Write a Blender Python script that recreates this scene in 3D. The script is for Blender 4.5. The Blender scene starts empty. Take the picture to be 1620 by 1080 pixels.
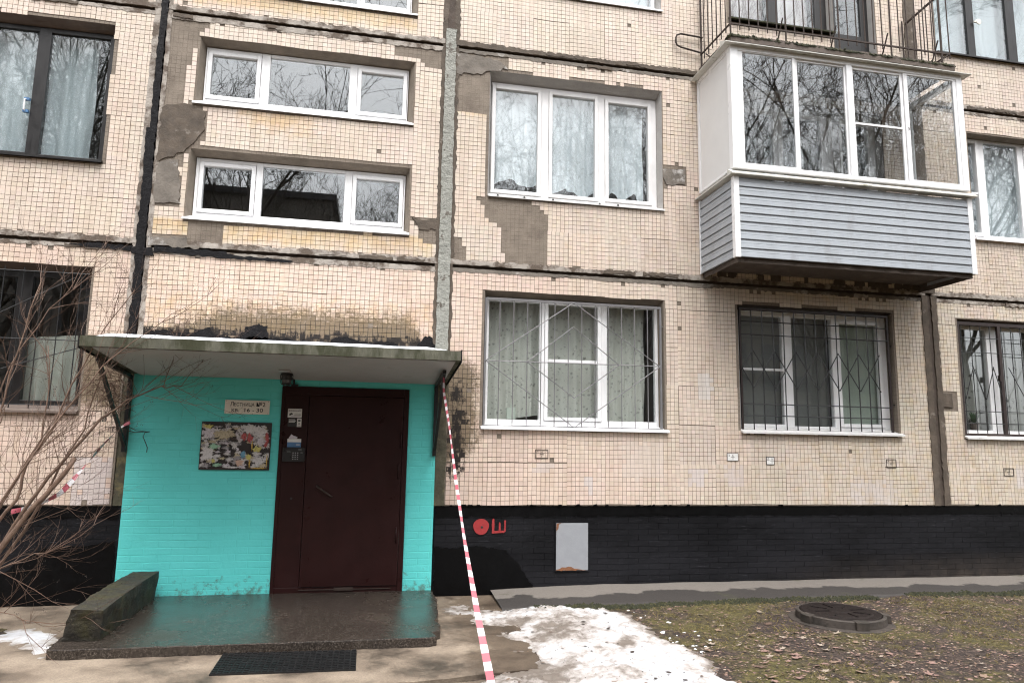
import bpy, math, random
import numpy as np
from mathutils import Matrix, Vector, noise as mnoise

S = bpy.context.scene
COL = S.collection
R = math.radians
rnd = random.Random(7)

# ------------------------------------------------------------------ camera, sky, sun, exposure
cam_d = bpy.data.cameras.new('camera')
cam_d.sensor_width = 36.0
cam_d.lens = 1100.0 / 1620.0 * 36.0
cam_d.clip_start = 0.05
cam_d.clip_end = 2000
cam = bpy.data.objects.new('camera', cam_d)
COL.objects.link(cam)
yaw, pitch, roll = R(10.995), R(8.234), R(0.999)
fw = Vector((math.sin(yaw)*math.cos(pitch), math.cos(yaw)*math.cos(pitch), math.sin(pitch)))
rt = Vector((math.cos(yaw), -math.sin(yaw), 0))
up = rt.cross(fw)
r2 = math.cos(roll)*rt + math.sin(roll)*up
u2 = -math.sin(roll)*rt + math.cos(roll)*up
m = Matrix((r2, u2, -fw)).transposed().to_4x4()
m.translation = Vector((0, -8.0, 1.70))
cam.matrix_world = m
S.camera = cam

world = bpy.data.worlds.new('World')
S.world = world
world.use_nodes = True
wn, wl = world.node_tree.nodes, world.node_tree.links
for n in list(wn):
    wn.remove(n)
sky = wn.new('ShaderNodeTexSky')
sky.sky_type = 'NISHITA'
sky.sun_disc = False
sky.sun_elevation = R(66)
sky.sun_rotation = R(180)
sky.air_density = 1.0
sky.dust_density = 4.0
hsv = wn.new('ShaderNodeHueSaturation')
hsv.inputs['Saturation'].default_value = 0.10       # overcast: the cloud layer takes the blue out
bg = wn.new('ShaderNodeBackground')
bg.inputs['Strength'].default_value = 0.13
wo = wn.new('ShaderNodeOutputWorld')
wl.new(sky.outputs['Color'], hsv.inputs['Color'])
wl.new(hsv.outputs['Color'], bg.inputs['Color'])
wl.new(bg.outputs['Background'], wo.inputs['Surface'])

sun_d = bpy.data.lights.new('sun', 'SUN')
sun_d.energy = 0.5
sun_d.angle = R(35)
sun_d.color = (1.0, 0.97, 0.93)
sun = bpy.data.objects.new('sun', sun_d)
COL.objects.link(sun)
sun.location = (0, -20, 30)
sun.rotation_euler = (R(90-66), 0, 0)               # from behind the camera, high behind the cloud
S.view_settings.view_transform = 'Standard'
S.view_settings.look = 'None'
S.view_settings.gamma = 1.0
S.view_settings.use_curve_mapping = False
S.view_settings.exposure = 1.92
S.cycles.max_bounces = 8
S.cycles.use_denoising = True
S.cycles.denoising_input_passes = 'RGB_ALBEDO_NORMAL'
S.cycles.denoising_prefilter = 'ACCURATE'
S.cycles.filter_width = 1.15
S.cycles.transparent_max_bounces = 24
S.cycles.caustics_reflective = False
S.cycles.caustics_refractive = False

# ------------------------------------------------------------------ mesh helpers
class MB:
    def __init__(s):
        s.v = []; s.f = []; s.m = []
    def add(s, vs, fs, mi=0):
        b = len(s.v)
        s.v.extend(vs)
        for f in fs:
            s.f.append([i+b for i in f]); s.m.append(mi)
        return s
    def box(s, x0, x1, y0, y1, z0, z1, mi=0):
        if x0 > x1: x0, x1 = x1, x0
        if y0 > y1: y0, y1 = y1, y0
        if z0 > z1: z0, z1 = z1, z0
        vs = [(x0,y0,z0),(x1,y0,z0),(x1,y1,z0),(x0,y1,z0),(x0,y0,z1),(x1,y0,z1),(x1,y1,z1),(x0,y1,z1)]
        return s.add(vs, [(0,3,2,1),(4,5,6,7),(0,1,5,4),(1,2,6,5),(2,3,7,6),(3,0,4,7)], mi)
    def quad(s, a, b, c, d, mi=0):
        return s.add([a,b,c,d], [(0,1,2,3)], mi)
    def tube(s, pts, rads, n=6, mi=0, cap=True):
        pts = [Vector(p) for p in pts]
        if not hasattr(rads, '__len__'): rads = [rads]*len(pts)
        ref = None
        vs = []
        for i, p in enumerate(pts):
            d = (pts[min(i+1, len(pts)-1)] - pts[max(i-1, 0)])
            if d.length < 1e-9: d = Vector((0,0,1))
            d.normalize()
            if ref is None:
                ref = Vector((0,0,1)) if abs(d.z) < .9 else Vector((1,0,0))
            a = ref - d*ref.dot(d)
            if a.length < 1e-6: a = d.orthogonal()
            a.normalize(); b = d.cross(a); ref = a
            for k in range(n):
                t = 2*math.pi*(k+.5)/n
                vs.append(tuple(p + rads[i]*(math.cos(t)*a + math.sin(t)*b)))
        fs = []
        for i in range(len(pts)-1):
            for k in range(n):
                k2 = (k+1) % n
                fs.append((i*n+k, i*n+k2, (i+1)*n+k2, (i+1)*n+k))
        if cap:
            fs.append(tuple(range(n-1,-1,-1)))
            fs.append(tuple((len(pts)-1)*n+k for k in range(n)))
        return s.add(vs, fs, mi)
    def bar(s, a, b, r, n=4, mi=0):
        return s.tube([a, b], r, n, mi)
    def plate_xz(s, pts, y0, y1, mi=0):
        """polygon in the XZ plane with its face at y0 (towards -Y) and thickness to y1"""
        area = sum(pts[i][0]*pts[(i+1) % len(pts)][1] - pts[(i+1) % len(pts)][0]*pts[i][1] for i in range(len(pts)))
        if area < 0: pts = pts[::-1]
        n = len(pts)
        vs = [(x, y0, z) for x, z in pts] + [(x, y1, z) for x, z in pts]
        fs = [tuple(range(n))] + [(i, i+n, (i+1) % n+n, (i+1) % n) for i in range(n)]
        return s.add(vs, fs, mi)
    def plate_xy(s, pts, z0, z1, mi=0):
        area = sum(pts[i][0]*pts[(i+1) % len(pts)][1] - pts[(i+1) % len(pts)][0]*pts[i][1] for i in range(len(pts)))
        if area < 0: pts = pts[::-1]
        n = len(pts)
        vs = [(x, y, z0) for x, y in pts] + [(x, y, z1) for x, y in pts]
        fs = [tuple(range(n, 2*n))] + [(i, (i+1) % n, (i+1) % n+n, i+n) for i in range(n)]
        return s.add(vs, fs, mi)
    def lathe(s, prof, c, n=24, mi=0):
        vs = []
        for r, z in prof:
            for k in range(n):
                t = 2*math.pi*k/n
                vs.append((c[0]+r*math.cos(t), c[1]+r*math.sin(t), c[2]+z))
        fs = []
        for i in range(len(prof)-1):
            for k in range(n):
                k2 = (k+1) % n
                fs.append((i*n+k, i*n+k2, (i+1)*n+k2, (i+1)*n+k))
        fs.append(tuple(range(n-1,-1,-1)))
        fs.append(tuple((len(prof)-1)*n+k for k in range(n)))
        return s.add(vs, fs, mi)

def jag(pts, step=.04, amp=.012, seed=0):
    """densify a closed outline and make it uneven"""
    r = random.Random(seed); out = []
    n = len(pts)
    for i in range(n):
        a, b = pts[i], pts[(i+1) % n]
        L = math.hypot(b[0]-a[0], b[1]-a[1])
        k = max(1, int(L/step))
        for j in range(k):
            t = j/k
            out.append((a[0]+(b[0]-a[0])*t + r.uniform(-amp, amp), a[1]+(b[1]-a[1])*t + r.uniform(-amp, amp)))
    return out

def woff(o):
    v = Vector((0,0,0))
    while o is not None:
        v += o.location; o = o.parent
    return v

def tag(o, label=None, cat=None, group=None, kind=None):
    if label: o['label'] = label
    if cat: o['category'] = cat
    if group: o['group'] = group
    if kind: o['kind'] = kind
    return o

def obj(name, mb, mats, parent=None, label=None, cat=None, group=None, kind=None, smooth=False, bevel=0, base=True):
    if not isinstance(mats, (list, tuple)): mats = [mats]
    if parent is not None:
        off = woff(parent); loc = (0,0,0)
    elif base and mb.v:
        a = np.array(mb.v); lo, hi = a.min(0), a.max(0)
        off = Vector(((lo[0]+hi[0])/2, (lo[1]+hi[1])/2, lo[2])); loc = off
    else:
        off = Vector((0,0,0)); loc = off
    me = bpy.data.meshes.new(name)
    ox, oy, oz = off
    me.from_pydata([(x-ox, y-oy, z-oz) for x, y, z in mb.v], [], mb.f)
    for mm in mats: me.materials.append(mm)
    if len(mats) > 1:
        me.polygons.foreach_set('material_index', mb.m)
    if smooth:
        me.polygons.foreach_set('use_smooth', [True]*len(me.polygons))
    me.update()
    o = bpy.data.objects.new(name, me)
    COL.objects.link(o)
    o.location = loc
    if parent is not None: o.parent = parent
    tag(o, label, cat, group, kind)
    if bevel:
        bv = o.modifiers.new('bevel', 'BEVEL'); bv.width = bevel; bv.segments = 2; bv.limit_method = 'ANGLE'
    return o

def thing(name, loc, label, cat, group=None):
    o = bpy.data.objects.new(name, None); COL.objects.link(o)
    o.empty_display_size = .2
    o.location = loc
    return tag(o, label, cat, group)

def roughen(o, cuts, amp, scale, seed=0, lock=None):
    import bmesh
    bm = bmesh.new(); bm.from_mesh(o.data)
    bmesh.ops.recalc_face_normals(bm, faces=bm.faces)
    for _ in range(cuts):
        bmesh.ops.subdivide_edges(bm, edges=[e for e in bm.edges if e.calc_length() > .05], cuts=1, use_grid_fill=True)
    bm.normal_update()
    for v in bm.verts:
        p = v.co+o.location
        if lock and lock(p): continue
        sharp = max((e.calc_face_angle(0) for e in v.link_edges), default=0)
        k = amp*mnoise.fractal(p*scale+Vector((seed,0,0)), 1.0, 2.0, 4)
        if sharp > .5: k -= amp*1.3*max(0, mnoise.noise(p*scale*.6+Vector((seed,9,0)))+.15)
        v.co += v.normal*k
    bm.to_mesh(o.data); bm.free(); o.data.update()

def copy_obj(o, parent=None):
    c = o.copy(); COL.objects.link(c)
    if parent is not None: c.parent = parent
    return c

# ------------------------------------------------------------------ material helpers
def nt(name):
    mt = bpy.data.materials.new(name); mt.use_nodes = True
    n, l = mt.node_tree.nodes, mt.node_tree.links
    for q in list(n): n.remove(q)
    out = n.new('ShaderNodeOutputMaterial')
    return mt, n, l, out

def ramp(n, l, fac, stops):
    r = n.new('ShaderNodeValToRGB')
    el = r.color_ramp.elements
    while len(el) < len(stops): el.new(.5)
    for e, (p, c) in zip(el, stops):
        e.position = p
        e.color = (c[0], c[1], c[2], 1) if hasattr(c, '__len__') else (c, c, c, 1)
    l.new(fac, r.inputs['Fac'])
    return r.outputs['Color']

def nz(n, l, vec, scale, detail=4, rough=.6, dist=0):
    t = n.new('ShaderNodeTexNoise')
    t.inputs['Scale'].default_value = scale; t.inputs['Detail'].default_value = detail
    t.inputs['Roughness'].default_value = rough; t.inputs['Distortion'].default_value = dist
    l.new(vec, t.inputs['Vector'])
    return t.outputs['Fac']

def mix(n, l, fac, a, b, mode='MIX'):
    t = n.new('ShaderNodeMix'); t.data_type = 'RGBA'; t.blend_type = mode
    for sock, val in ((t.inputs['Factor'], fac), (t.inputs['A'], a), (t.inputs['B'], b)):
        if hasattr(val, 'links'): l.new(val, sock)
        elif hasattr(val, '__len__'): sock.default_value = (val[0], val[1], val[2], 1)
        else: sock.default_value = val
    return t.outputs['Result']

def pos(n, l, scl=None):
    g = n.new('ShaderNodeNewGeometry')
    if scl is None: return g.outputs['Position']
    mp = n.new('ShaderNodeMapping'); mp.inputs['Scale'].default_value = scl
    l.new(g.outputs['Position'], mp.inputs['Vector'])
    return mp.outputs['Vector']

def bumpn(n, l, h, strength, dist=.01, nrm=None):
    b = n.new('ShaderNodeBump'); b.inputs['Strength'].default_value = strength; b.inputs['Distance'].default_value = dist
    l.new(h, b.inputs['Height'])
    if nrm is not None: l.new(nrm, b.inputs['Normal'])
    return b.outputs['Normal']

def mulc(c, k): return tuple(min(1, q*k) for q in c)

def mat(name, col, rough=.6, var=.18, scale=6, bump=.2, bscale=60, col2=None, thr=(.5,.65), s2=3, metal=0, spec=.5, scl=None, rvar=.1, d=.01):
    mt, n, l, out = nt(name)
    p = pos(n, l, scl)
    f = nz(n, l, p, scale, 5)
    c = ramp(n, l, f, [(.25, mulc(col, 1-var)), (.75, mulc(col, 1+var))])
    if col2 is not None:
        g = nz(n, l, p, s2, 6, .65)
        k = ramp(n, l, g, [(thr[0], 0), (thr[1], 1)])
        c = mix(n, l, k, c, col2)
    b = n.new('ShaderNodeBsdfPrincipled')
    l.new(c, b.inputs['Base Color'])
    b.inputs['Metallic'].default_value = metal
    b.inputs['Specular IOR Level'].default_value = spec
    rr = ramp(n, l, nz(n, l, p, scale*2.3, 3), [(.3, max(.02, rough-rvar)), (.7, min(1, rough+rvar))])
    l.new(rr, b.inputs['Roughness'])
    if bump:
        l.new(bumpn(n, l, nz(n, l, p, bscale, 6, .65), bump, d), b.inputs['Normal'])
    l.new(b.outputs['BSDF'], out.inputs['Surface'])
    return mt

def mat_glass(name, refl=.10, tint=(.86,.9,.9), wav=.0):
    mt, n, l, out = nt(name)
    tr = n.new('ShaderNodeBsdfTransparent'); tr.inputs['Color'].default_value = (*tint, 1)
    gl = n.new('ShaderNodeBsdfGlossy'); gl.inputs['Roughness'].default_value = .0
    gl.inputs['Color'].default_value = (.97, .99, 1, 1)
    fr = n.new('ShaderNodeFresnel')
    ge = n.new('ShaderNodeNewGeometry'); io = n.new('ShaderNodeMath'); io.operation = 'MULTIPLY_ADD'
    io.inputs[1].default_value = 1/1.5-1.5; io.inputs[2].default_value = 1.5          # the far face of the sheet: no total reflection
    l.new(ge.outputs['Backfacing'], io.inputs[0]); l.new(io.outputs[0], fr.inputs['IOR'])
    ad = n.new('ShaderNodeMath'); ad.operation = 'ADD'; ad.use_clamp = True; ad.inputs[1].default_value = refl
    l.new(fr.outputs['Fac'], ad.inputs[0])
    if wav:
        nb = bumpn(n, l, nz(n, l, pos(n, l), 1.6, 2), wav, .02)
        l.new(nb, gl.inputs['Normal'])
    mx = n.new('ShaderNodeMixShader')
    l.new(ad.outputs[0], mx.inputs['Fac']); l.new(tr.outputs[0], mx.inputs[1]); l.new(gl.outputs[0], mx.inputs[2])
    l.new(mx.outputs[0], out.inputs['Surface'])
    return mt

def mat_lace(name, col=(.75,.78,.8), lo=.35, hi=.95, scale=22, pat='flower'):
    mt, n, l, out = nt(name)
    p = pos(n, l, (1, .05, 1))
    v = n.new('ShaderNodeTexVoronoi'); v.inputs['Scale'].default_value = scale; v.feature = 'F1'
    l.new(p, v.inputs['Vector'])
    q = nz(n, l, p, scale*3.5, 5, .75, 1.0)
    big = nz(n, l, p, scale*.35, 3, .6, 1.5)
    a = n.new('ShaderNodeMath'); a.operation = 'MULTIPLY_ADD'; a.inputs[1].default_value = .7
    l.new(v.outputs['Distance'], a.inputs[0]); l.new(q, a.inputs[2])
    a2 = n.new('ShaderNodeMath'); a2.operation = 'MULTIPLY_ADD'; a2.inputs[1].default_value = .6
    l.new(big, a2.inputs[0]); l.new(a.outputs[0], a2.inputs[2])
    f = ramp(n, l, a2.outputs[0], [(.86, lo), (1.10, hi)]) if pat == 'flower' else ramp(n, l, q, [(.4, lo), (.6, hi)])
    di = n.new('ShaderNodeBsdfDiffuse'); di.inputs['Color'].default_value = (*col, 1)
    tl = n.new('ShaderNodeBsdfTranslucent'); tl.inputs['Color'].default_value = (*col, 1)
    m1 = n.new('ShaderNodeMixShader'); m1.inputs['Fac'].default_value = .25
    l.new(di.outputs[0], m1.inputs[1]); l.new(tl.outputs[0], m1.inputs[2])
    tr = n.new('ShaderNodeBsdfTransparent')
    m2 = n.new('ShaderNodeMixShader')
    l.new(f, m2.inputs['Fac']); l.new(tr.outputs[0], m2.inputs[1]); l.new(m1.outputs[0], m2.inputs[2])
    l.new(m2.outputs[0], out.inputs['Surface'])
    return mt

M = {}
M['slab'] = mat('bare_concrete', (.205,.168,.135), .85, .22, 5, .5, 90, col2=(.12,.095,.073), thr=(.50,.70), s2=2.2)
def mat_slab():
    mt, n, l, out = nt('bare_concrete_panel')
    p = pos(n, l)
    c = ramp(n, l, nz(n, l, p, 5, 5), [(.25, (.155,.127,.10)), (.75, (.245,.203,.163))])
    c = mix(n, l, ramp(n, l, nz(n, l, p, 2.2, 6, .65), [(.50, 0), (.68, .8)]), c, (.115,.09,.07))
    sp = n.new('ShaderNodeSeparateXYZ'); l.new(p, sp.inputs[0])
    cb = n.new('ShaderNodeCombineXYZ'); l.new(sp.outputs['X'], cb.inputs['X']); l.new(sp.outputs['Z'], cb.inputs['Y'])
    bt = n.new('ShaderNodeTexBrick'); l.new(cb.outputs[0], bt.inputs['Vector'])
    bt.offset = 0; bt.inputs['Scale'].default_value = 1.0; bt.inputs['Brick Width'].default_value = .0522; bt.inputs['Row Height'].default_value = .0522
    bt.inputs['Mortar Size'].default_value = .004; bt.inputs['Mortar Smooth'].default_value = .6
    k = n.new('ShaderNodeMath'); k.operation = 'MULTIPLY'; l.new(bt.outputs['Fac'], k.inputs[0])
    l.new(ramp(n, l, nz(n, l, p, 3.5, 4), [(.35, .0), (.6, .7)]), k.inputs[1])
    c = mix(n, l, k.outputs[0], c, (.09,.07,.055))
    b = n.new('ShaderNodeBsdfPrincipled'); l.new(c, b.inputs['Base Color']); b.inputs['Roughness'].default_value = .88
    nb = bumpn(n, l, bt.outputs['Fac'], .5, .003)
    l.new(bumpn(n, l, nz(n, l, p, 70, 6, .7), .6, .008, nb), b.inputs['Normal'])
    l.new(b.outputs['BSDF'], out.inputs['Surface'])
    return mt
M['slab'] = mat_slab()
M['mortar_light'] = mat('light_mortar', (.335,.30,.265), .85, .25, 9, .6, 50, col2=(.10,.075,.057), thr=(.45,.57), s2=4)
M['mortar_dark'] = mat('dark_mortar', (.085,.066,.05), .85, .45, 7, .6, 40, col2=(.25,.22,.19), thr=(.62,.72), s2=4)
M['mortar_mid'] = mat('grey_mortar', (.15,.13,.11), .85, .4, 5, .7, 30, col2=(.42,.40,.38), thr=(.56,.64), s2=2.6)
M['crack'] = mat('brown_joint_filling', (.065,.048,.038), .9, .3, 10, .4, 50)  # dark brown mortar filling of the panel joints
M['tar'] = mat('tar', (.005,.0045,.0055), .7, .4, 12, .9, 35, rvar=.15, spec=.2)
M['sealant'] = mat('grey_sealant', (.27,.27,.24), .7, .25, 9, 1.0, 22, col2=(.10,.085,.068), thr=(.58,.63), s2=9, d=.03)
M['seal_mossy'] = mat('mossy_mortar', (.075,.068,.045), .9, .5, 10, .9, 30, col2=(.17,.14,.07), thr=(.55,.66), s2=6)
M['reveal'] = mat('plastered_reveal', (.19,.158,.125), .85, .25, 6, .5, 60)
M['reveal_grey'] = mat('grey_plastered_reveal', (.36,.345,.33), .8, .15, 6, .4, 60)
M['pvc'] = mat('white_plastic', (.78,.78,.79), .32, .03, 3, .02, 30)
M['pvc_old'] = mat('weathered_white_paint', (.70,.69,.69), .45, .08, 5, .15, 50, col2=(.35,.32,.29), thr=(.70,.76), s2=8)
M['darkwood'] = mat('dark_brown_paint', (.008,.0065,.0065), .38, .3, 10, .15, 40, scl=(1,1,.2))
M['brownwood'] = mat('brown_paint', (.022,.012,.0105), .4, .25, 10, .15, 40)
M['sill_metal'] = mat('painted_metal_sill', (.62,.61,.60), .4, .1, 6, .05, 30, col2=(.36,.33,.30), thr=(.62,.75), s2=5)
M['sill_brown'] = mat('brown_sill', (.13,.10,.085), .5, .25, 6, .2, 30)
M['glass'] = mat_glass('window_glass', .06, (.965,.98,.98), .004)
M['glass_dim'] = mat_glass('old_window_glass', .05, (.94,.96,.96), .012)
M['glass_balc'] = mat_glass('balcony_glass', .05, (.975,.985,.985), .0)
M['room'] = mat('dim_room_wall', (.16,.14,.12), .9, .2, 2, .1, 20)
M['lace'] = mat_lace('white_lace', (.80,.86,.90), .80, 1.0, 16)
M['tulle'] = mat_lace('patterned_tulle', (.76,.77,.70), .42, 1.0, 20)
M['leafnet'] = mat_lace('leaf_pattern_net', (.40,.40,.37), .22, .85, 11)
M['net'] = mat_lace('plain_net', (.72,.80,.84), .72, .95, 30, 'plain')
M['pinkcloth'] = mat('pinkish_curtain_cloth', (.48,.42,.42), .9, .15, 14, .3, 40, scl=(1,1,.25))
M['sheet'] = mat('greenish_white_sheet', (.40,.405,.355), .9, .1, 8, .2, 30)
M['blind_dark'] = mat('grey_blind', (.17,.174,.165), .8, .06, 5, .1, 80)
M['blind_green'] = mat('pale_green_blind', (.40,.46,.39), .8, .06, 9, .1, 60)
M['grille_grey'] = mat('grey_painted_steel', (.17,.165,.17), .45, .15, 10, .1, 40, metal=.2)
M['grille_black'] = mat('black_painted_steel', (.007,.007,.0075), .4, .2, 10, .1, 40)
M['grille_brown'] = mat('brown_painted_steel', (.022,.012,.0105), .4, .2, 10, .1, 40)
M['rust'] = mat('rusty_steel', (.04,.026,.02), .7, .35, 16, .4, 60, metal=.2)
M['door'] = mat('brown_door_paint', (.022,.0072,.0068), .38, .22, 3, .12, 25, spec=.18, col2=(.026,.009,.009), thr=(.5,.7), s2=1.5, rvar=.12)
M['turq'] = mat('turquoise_paint', (.118,.665,.60), .6, .05, 3, .35, 28, d=.006, spec=.25)
def mat_turq():
    mt, n, l, out = nt('turquoise_wall_paint')
    p = pos(n, l)
    c = ramp(n, l, nz(n, l, p, 1.4, 5), [(.3, (.112,.61,.585)), (.7, (.138,.69,.665))])
    sp = n.new('ShaderNodeSeparateXYZ'); l.new(p, sp.inputs[0])
    k = n.new('ShaderNodeMapRange'); k.inputs['From Min'].default_value = .50; k.inputs['From Max'].default_value = .05
    l.new(sp.outputs['Z'], k.inputs['Value'])
    ad = n.new('ShaderNodeMath'); ad.operation = 'MULTIPLY_ADD'; ad.inputs[1].default_value = .30
    l.new(k.outputs[0], ad.inputs[0]); l.new(nz(n, l, p, 14, 7, .78), ad.inputs[2])
    c = mix(n, l, ramp(n, l, ad.outputs[0], [(.74, 0), (.86, .75)]), c, (.10,.12,.09))      # splashed dirt
    c = mix(n, l, ramp(n, l, nz(n, l, pos(n, l, (1,1,2.2)), 9, 7, .8, .6), [(.70, 0), (.76, .5)]), c, (.05,.25,.22))   # scuffs
    b = n.new('ShaderNodeBsdfPrincipled'); l.new(c, b.inputs['Base Color']); b.inputs['Roughness'].default_value = .58
    b.inputs['Specular IOR Level'].default_value = .25
    l.new(bumpn(n, l, nz(n, l, p, 26, 5, .6), .4, .007), b.inputs['Normal'])
    l.new(b.outputs['BSDF'], out.inputs['Surface'])
    return mt
M['turq'] = mat_turq()
M['plinth_old'] = mat('black_plinth_paint', (.006,.006,.0072), .5, .35, 4, .4, 40, spec=.12, col2=(.012,.012,.0135), thr=(.45,.7), s2=.9, scl=(.5,1,1.5), rvar=.15)
def mat_plinth():
    mt, n, l, out = nt('black_plinth_brick_paint')
    p = pos(n, l)
    c = ramp(n, l, nz(n, l, pos(n, l, (.5,1,1.4)), 1.3, 5), [(.38, (.0045,.0045,.0055)), (.62, (.013,.013,.0155))])
    st = ramp(n, l, nz(n, l, pos(n, l, (1,1,16)), 5, 6, .8), [(.60, 0), (.68, .8)])
    c = mix(n, l, st, c, (.075,.075,.085))
    sp = ramp(n, l, nz(n, l, p, 60, 3, .8), [(.70, 0), (.73, .7)])
    c = mix(n, l, sp, c, (.14,.13,.12))
    g = n.new('ShaderNodeSeparateXYZ'); l.new(p, g.inputs[0])
    k = n.new('ShaderNodeMapRange'); k.inputs['From Min'].default_value = .42; k.inputs['From Max'].default_value = .05
    l.new(g.outputs['Z'], k.inputs['Value'])
    k2 = n.new('ShaderNodeMapRange'); k2.inputs['From Min'].default_value = 4.6; k2.inputs['From Max'].default_value = 7.6
    l.new(g.outputs['X'], k2.inputs['Value'])
    q = n.new('ShaderNodeMath'); q.operation = 'MULTIPLY'; l.new(k.outputs[0], q.inputs[0]); l.new(k2.outputs[0], q.inputs[1])
    q2 = n.new('ShaderNodeMath'); q2.operation = 'MULTIPLY'; l.new(q.outputs[0], q2.inputs[0])
    l.new(ramp(n, l, nz(n, l, p, 6, 6, .75), [(.3, .1), (.7, 1)]), q2.inputs[1])
    c = mix(n, l, q2.outputs[0], c, (.062,.05,.042))          # dried splash mud
    b = n.new('ShaderNodeBsdfPrincipled'); l.new(c, b.inputs['Base Color']); b.inputs['Roughness'].default_value = .5
    b.inputs['Specular IOR Level'].default_value = .16
    l.new(bumpn(n, l, nz(n, l, p, 40, 6), .4, .01), b.inputs['Normal'])
    l.new(b.outputs['BSDF'], out.inputs['Surface'])
    return mt
M['plinth'] = mat_plinth()
M['plinth_fresh'] = mat('fresh_black_paint', (.0015,.0015,.0018), .42, .3, 6, .4, 30, spec=.15)
M['concrete'] = mat('canopy_concrete', (.10,.098,.072), .8, .35, 9, .5, 60, col2=(.032,.034,.014), thr=(.42,.58), s2=6, scl=(1,1,.35))
M['whitewash'] = mat('whitewashed_soffit', (.40,.40,.405), .8, .06, 3, .15, 40, col2=(.34,.33,.325), thr=(.62,.7), s2=3)
M['snow'] = None
M['sandwich'] = mat('white_sandwich_panel', (.66,.655,.65), .5, .03, 3, .02, 30)
M['siding'] = mat('grey_vinyl_siding', (.33,.355,.385), .42, .08, 5, .05, 60, scl=(1,1,.35), col2=(.25,.26,.27), thr=(.54,.72), s2=4)
M['balc_slab'] = mat('balcony_concrete', (.085,.066,.055), .85, .3, 6, .6, 50, col2=(.14,.11,.09), thr=(.55,.68), s2=8)
M['moss'] = mat('dark_moss', (.022,.024,.010), .95, .5, 30, 1.0, 80, col2=(.055,.05,.018), thr=(.5,.65), s2=20)
M['flash'] = mat('mossy_flashing', (.55,.54,.50), .5, .1, 10, .2, 60, col2=(.24,.235,.17), thr=(.58,.68), s2=14, scl=(.5,1,1))
M['greycloth'] = mat('grey_rag', (.28,.29,.31), .9, .2, 10, .3, 50)
M['sign'] = mat('cream_sign', (.78,.74,.66), .4, .04, 5, .03, 30)
M['ink'] = mat('black_ink', (.02,.02,.02), .6, .1, 5, 0)
M['ink_soft'] = mat('faded_stencil_ink', (.045,.035,.03), .7, .4, 30, 0)
M['board'] = mat('notice_board_black', (.02,.014,.014), .5, .3, 10, .2, 40)
M['intercom'] = mat('black_plastic', (.012,.012,.013), .35, .1, 10, .05, 60)
M['lcd'] = mat('dim_display', (.06,.065,.065), .25, .05, 5, 0)
M['key'] = mat('steel_key', (.32,.32,.33), .35, .1, 5, 0, metal=.4)
M['paper'] = mat('white_paper', (.68,.67,.65), .75, .06, 20, .05, 60)
M['blue'] = mat('blue_print', (.07,.17,.33), .5, .1, 8, .02, 60)
M['red'] = mat('red_paint', (.30,.024,.026), .55, .12, 20, .25, 60)
M['hatch'] = mat('grey_enamel_sheet', (.27,.28,.30), .5, .08, 9, .2, 60, col2=(.10,.075,.06), thr=(.69,.73), s2=13)
M['rustspot'] = mat('orange_rust', (.20,.085,.04), .9, .35, 25, .5, 60)
M['rubber'] = mat('black_rubber', (.005,.005,.0055), .5, .3, 12, .2, 60)
M['bark'] = mat('brown_bark', (.15,.093,.066), .8, .4, 14, .8, 60, col2=(.22,.15,.108), thr=(.5,.7), s2=8)
M['twig'] = mat('thin_twig_bark', (.14,.087,.063), .8, .3, 8, 0)
M['treebark'] = mat('dark_tree_bark', (.045,.038,.032), .9, .3, 5, .3, 20)
M['seed'] = mat('dry_seed_head', (.03,.022,.018), .9, .3, 30, 0)
M['tape_red'] = mat('red_tape', (.36,.075,.10), .35, .08, 8, .05, 30)
M['tape_white'] = mat('white_tape', (.58,.565,.58), .35, .05, 8, .05, 30)
M['ringcon'] = mat('wet_ring_concrete', (.040,.031,.025), .7, .4, 9, .6, 50, col2=(.017,.014,.010), thr=(.5,.65), s2=5)
M['iron'] = mat('rusty_cast_iron', (.013,.0085,.008), .45, .35, 20, .5, 60, metal=.4)
M['bottlegrey'] = mat('pale_green_card', (.50,.55,.48), .6, .06, 12, .05, 40)
M['oppwall'] = mat('opposite_house_wall', (.16,.145,.13), .9, .15, 1, .1, 5)
M['oppdark'] = mat('opposite_house_openings', (.03,.03,.035), .3, .1, 1, 0)
M['lamp_glass'] = mat('dusty_lamp_glass', (.09,.09,.09), .12, .2, 20, 0)

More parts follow.
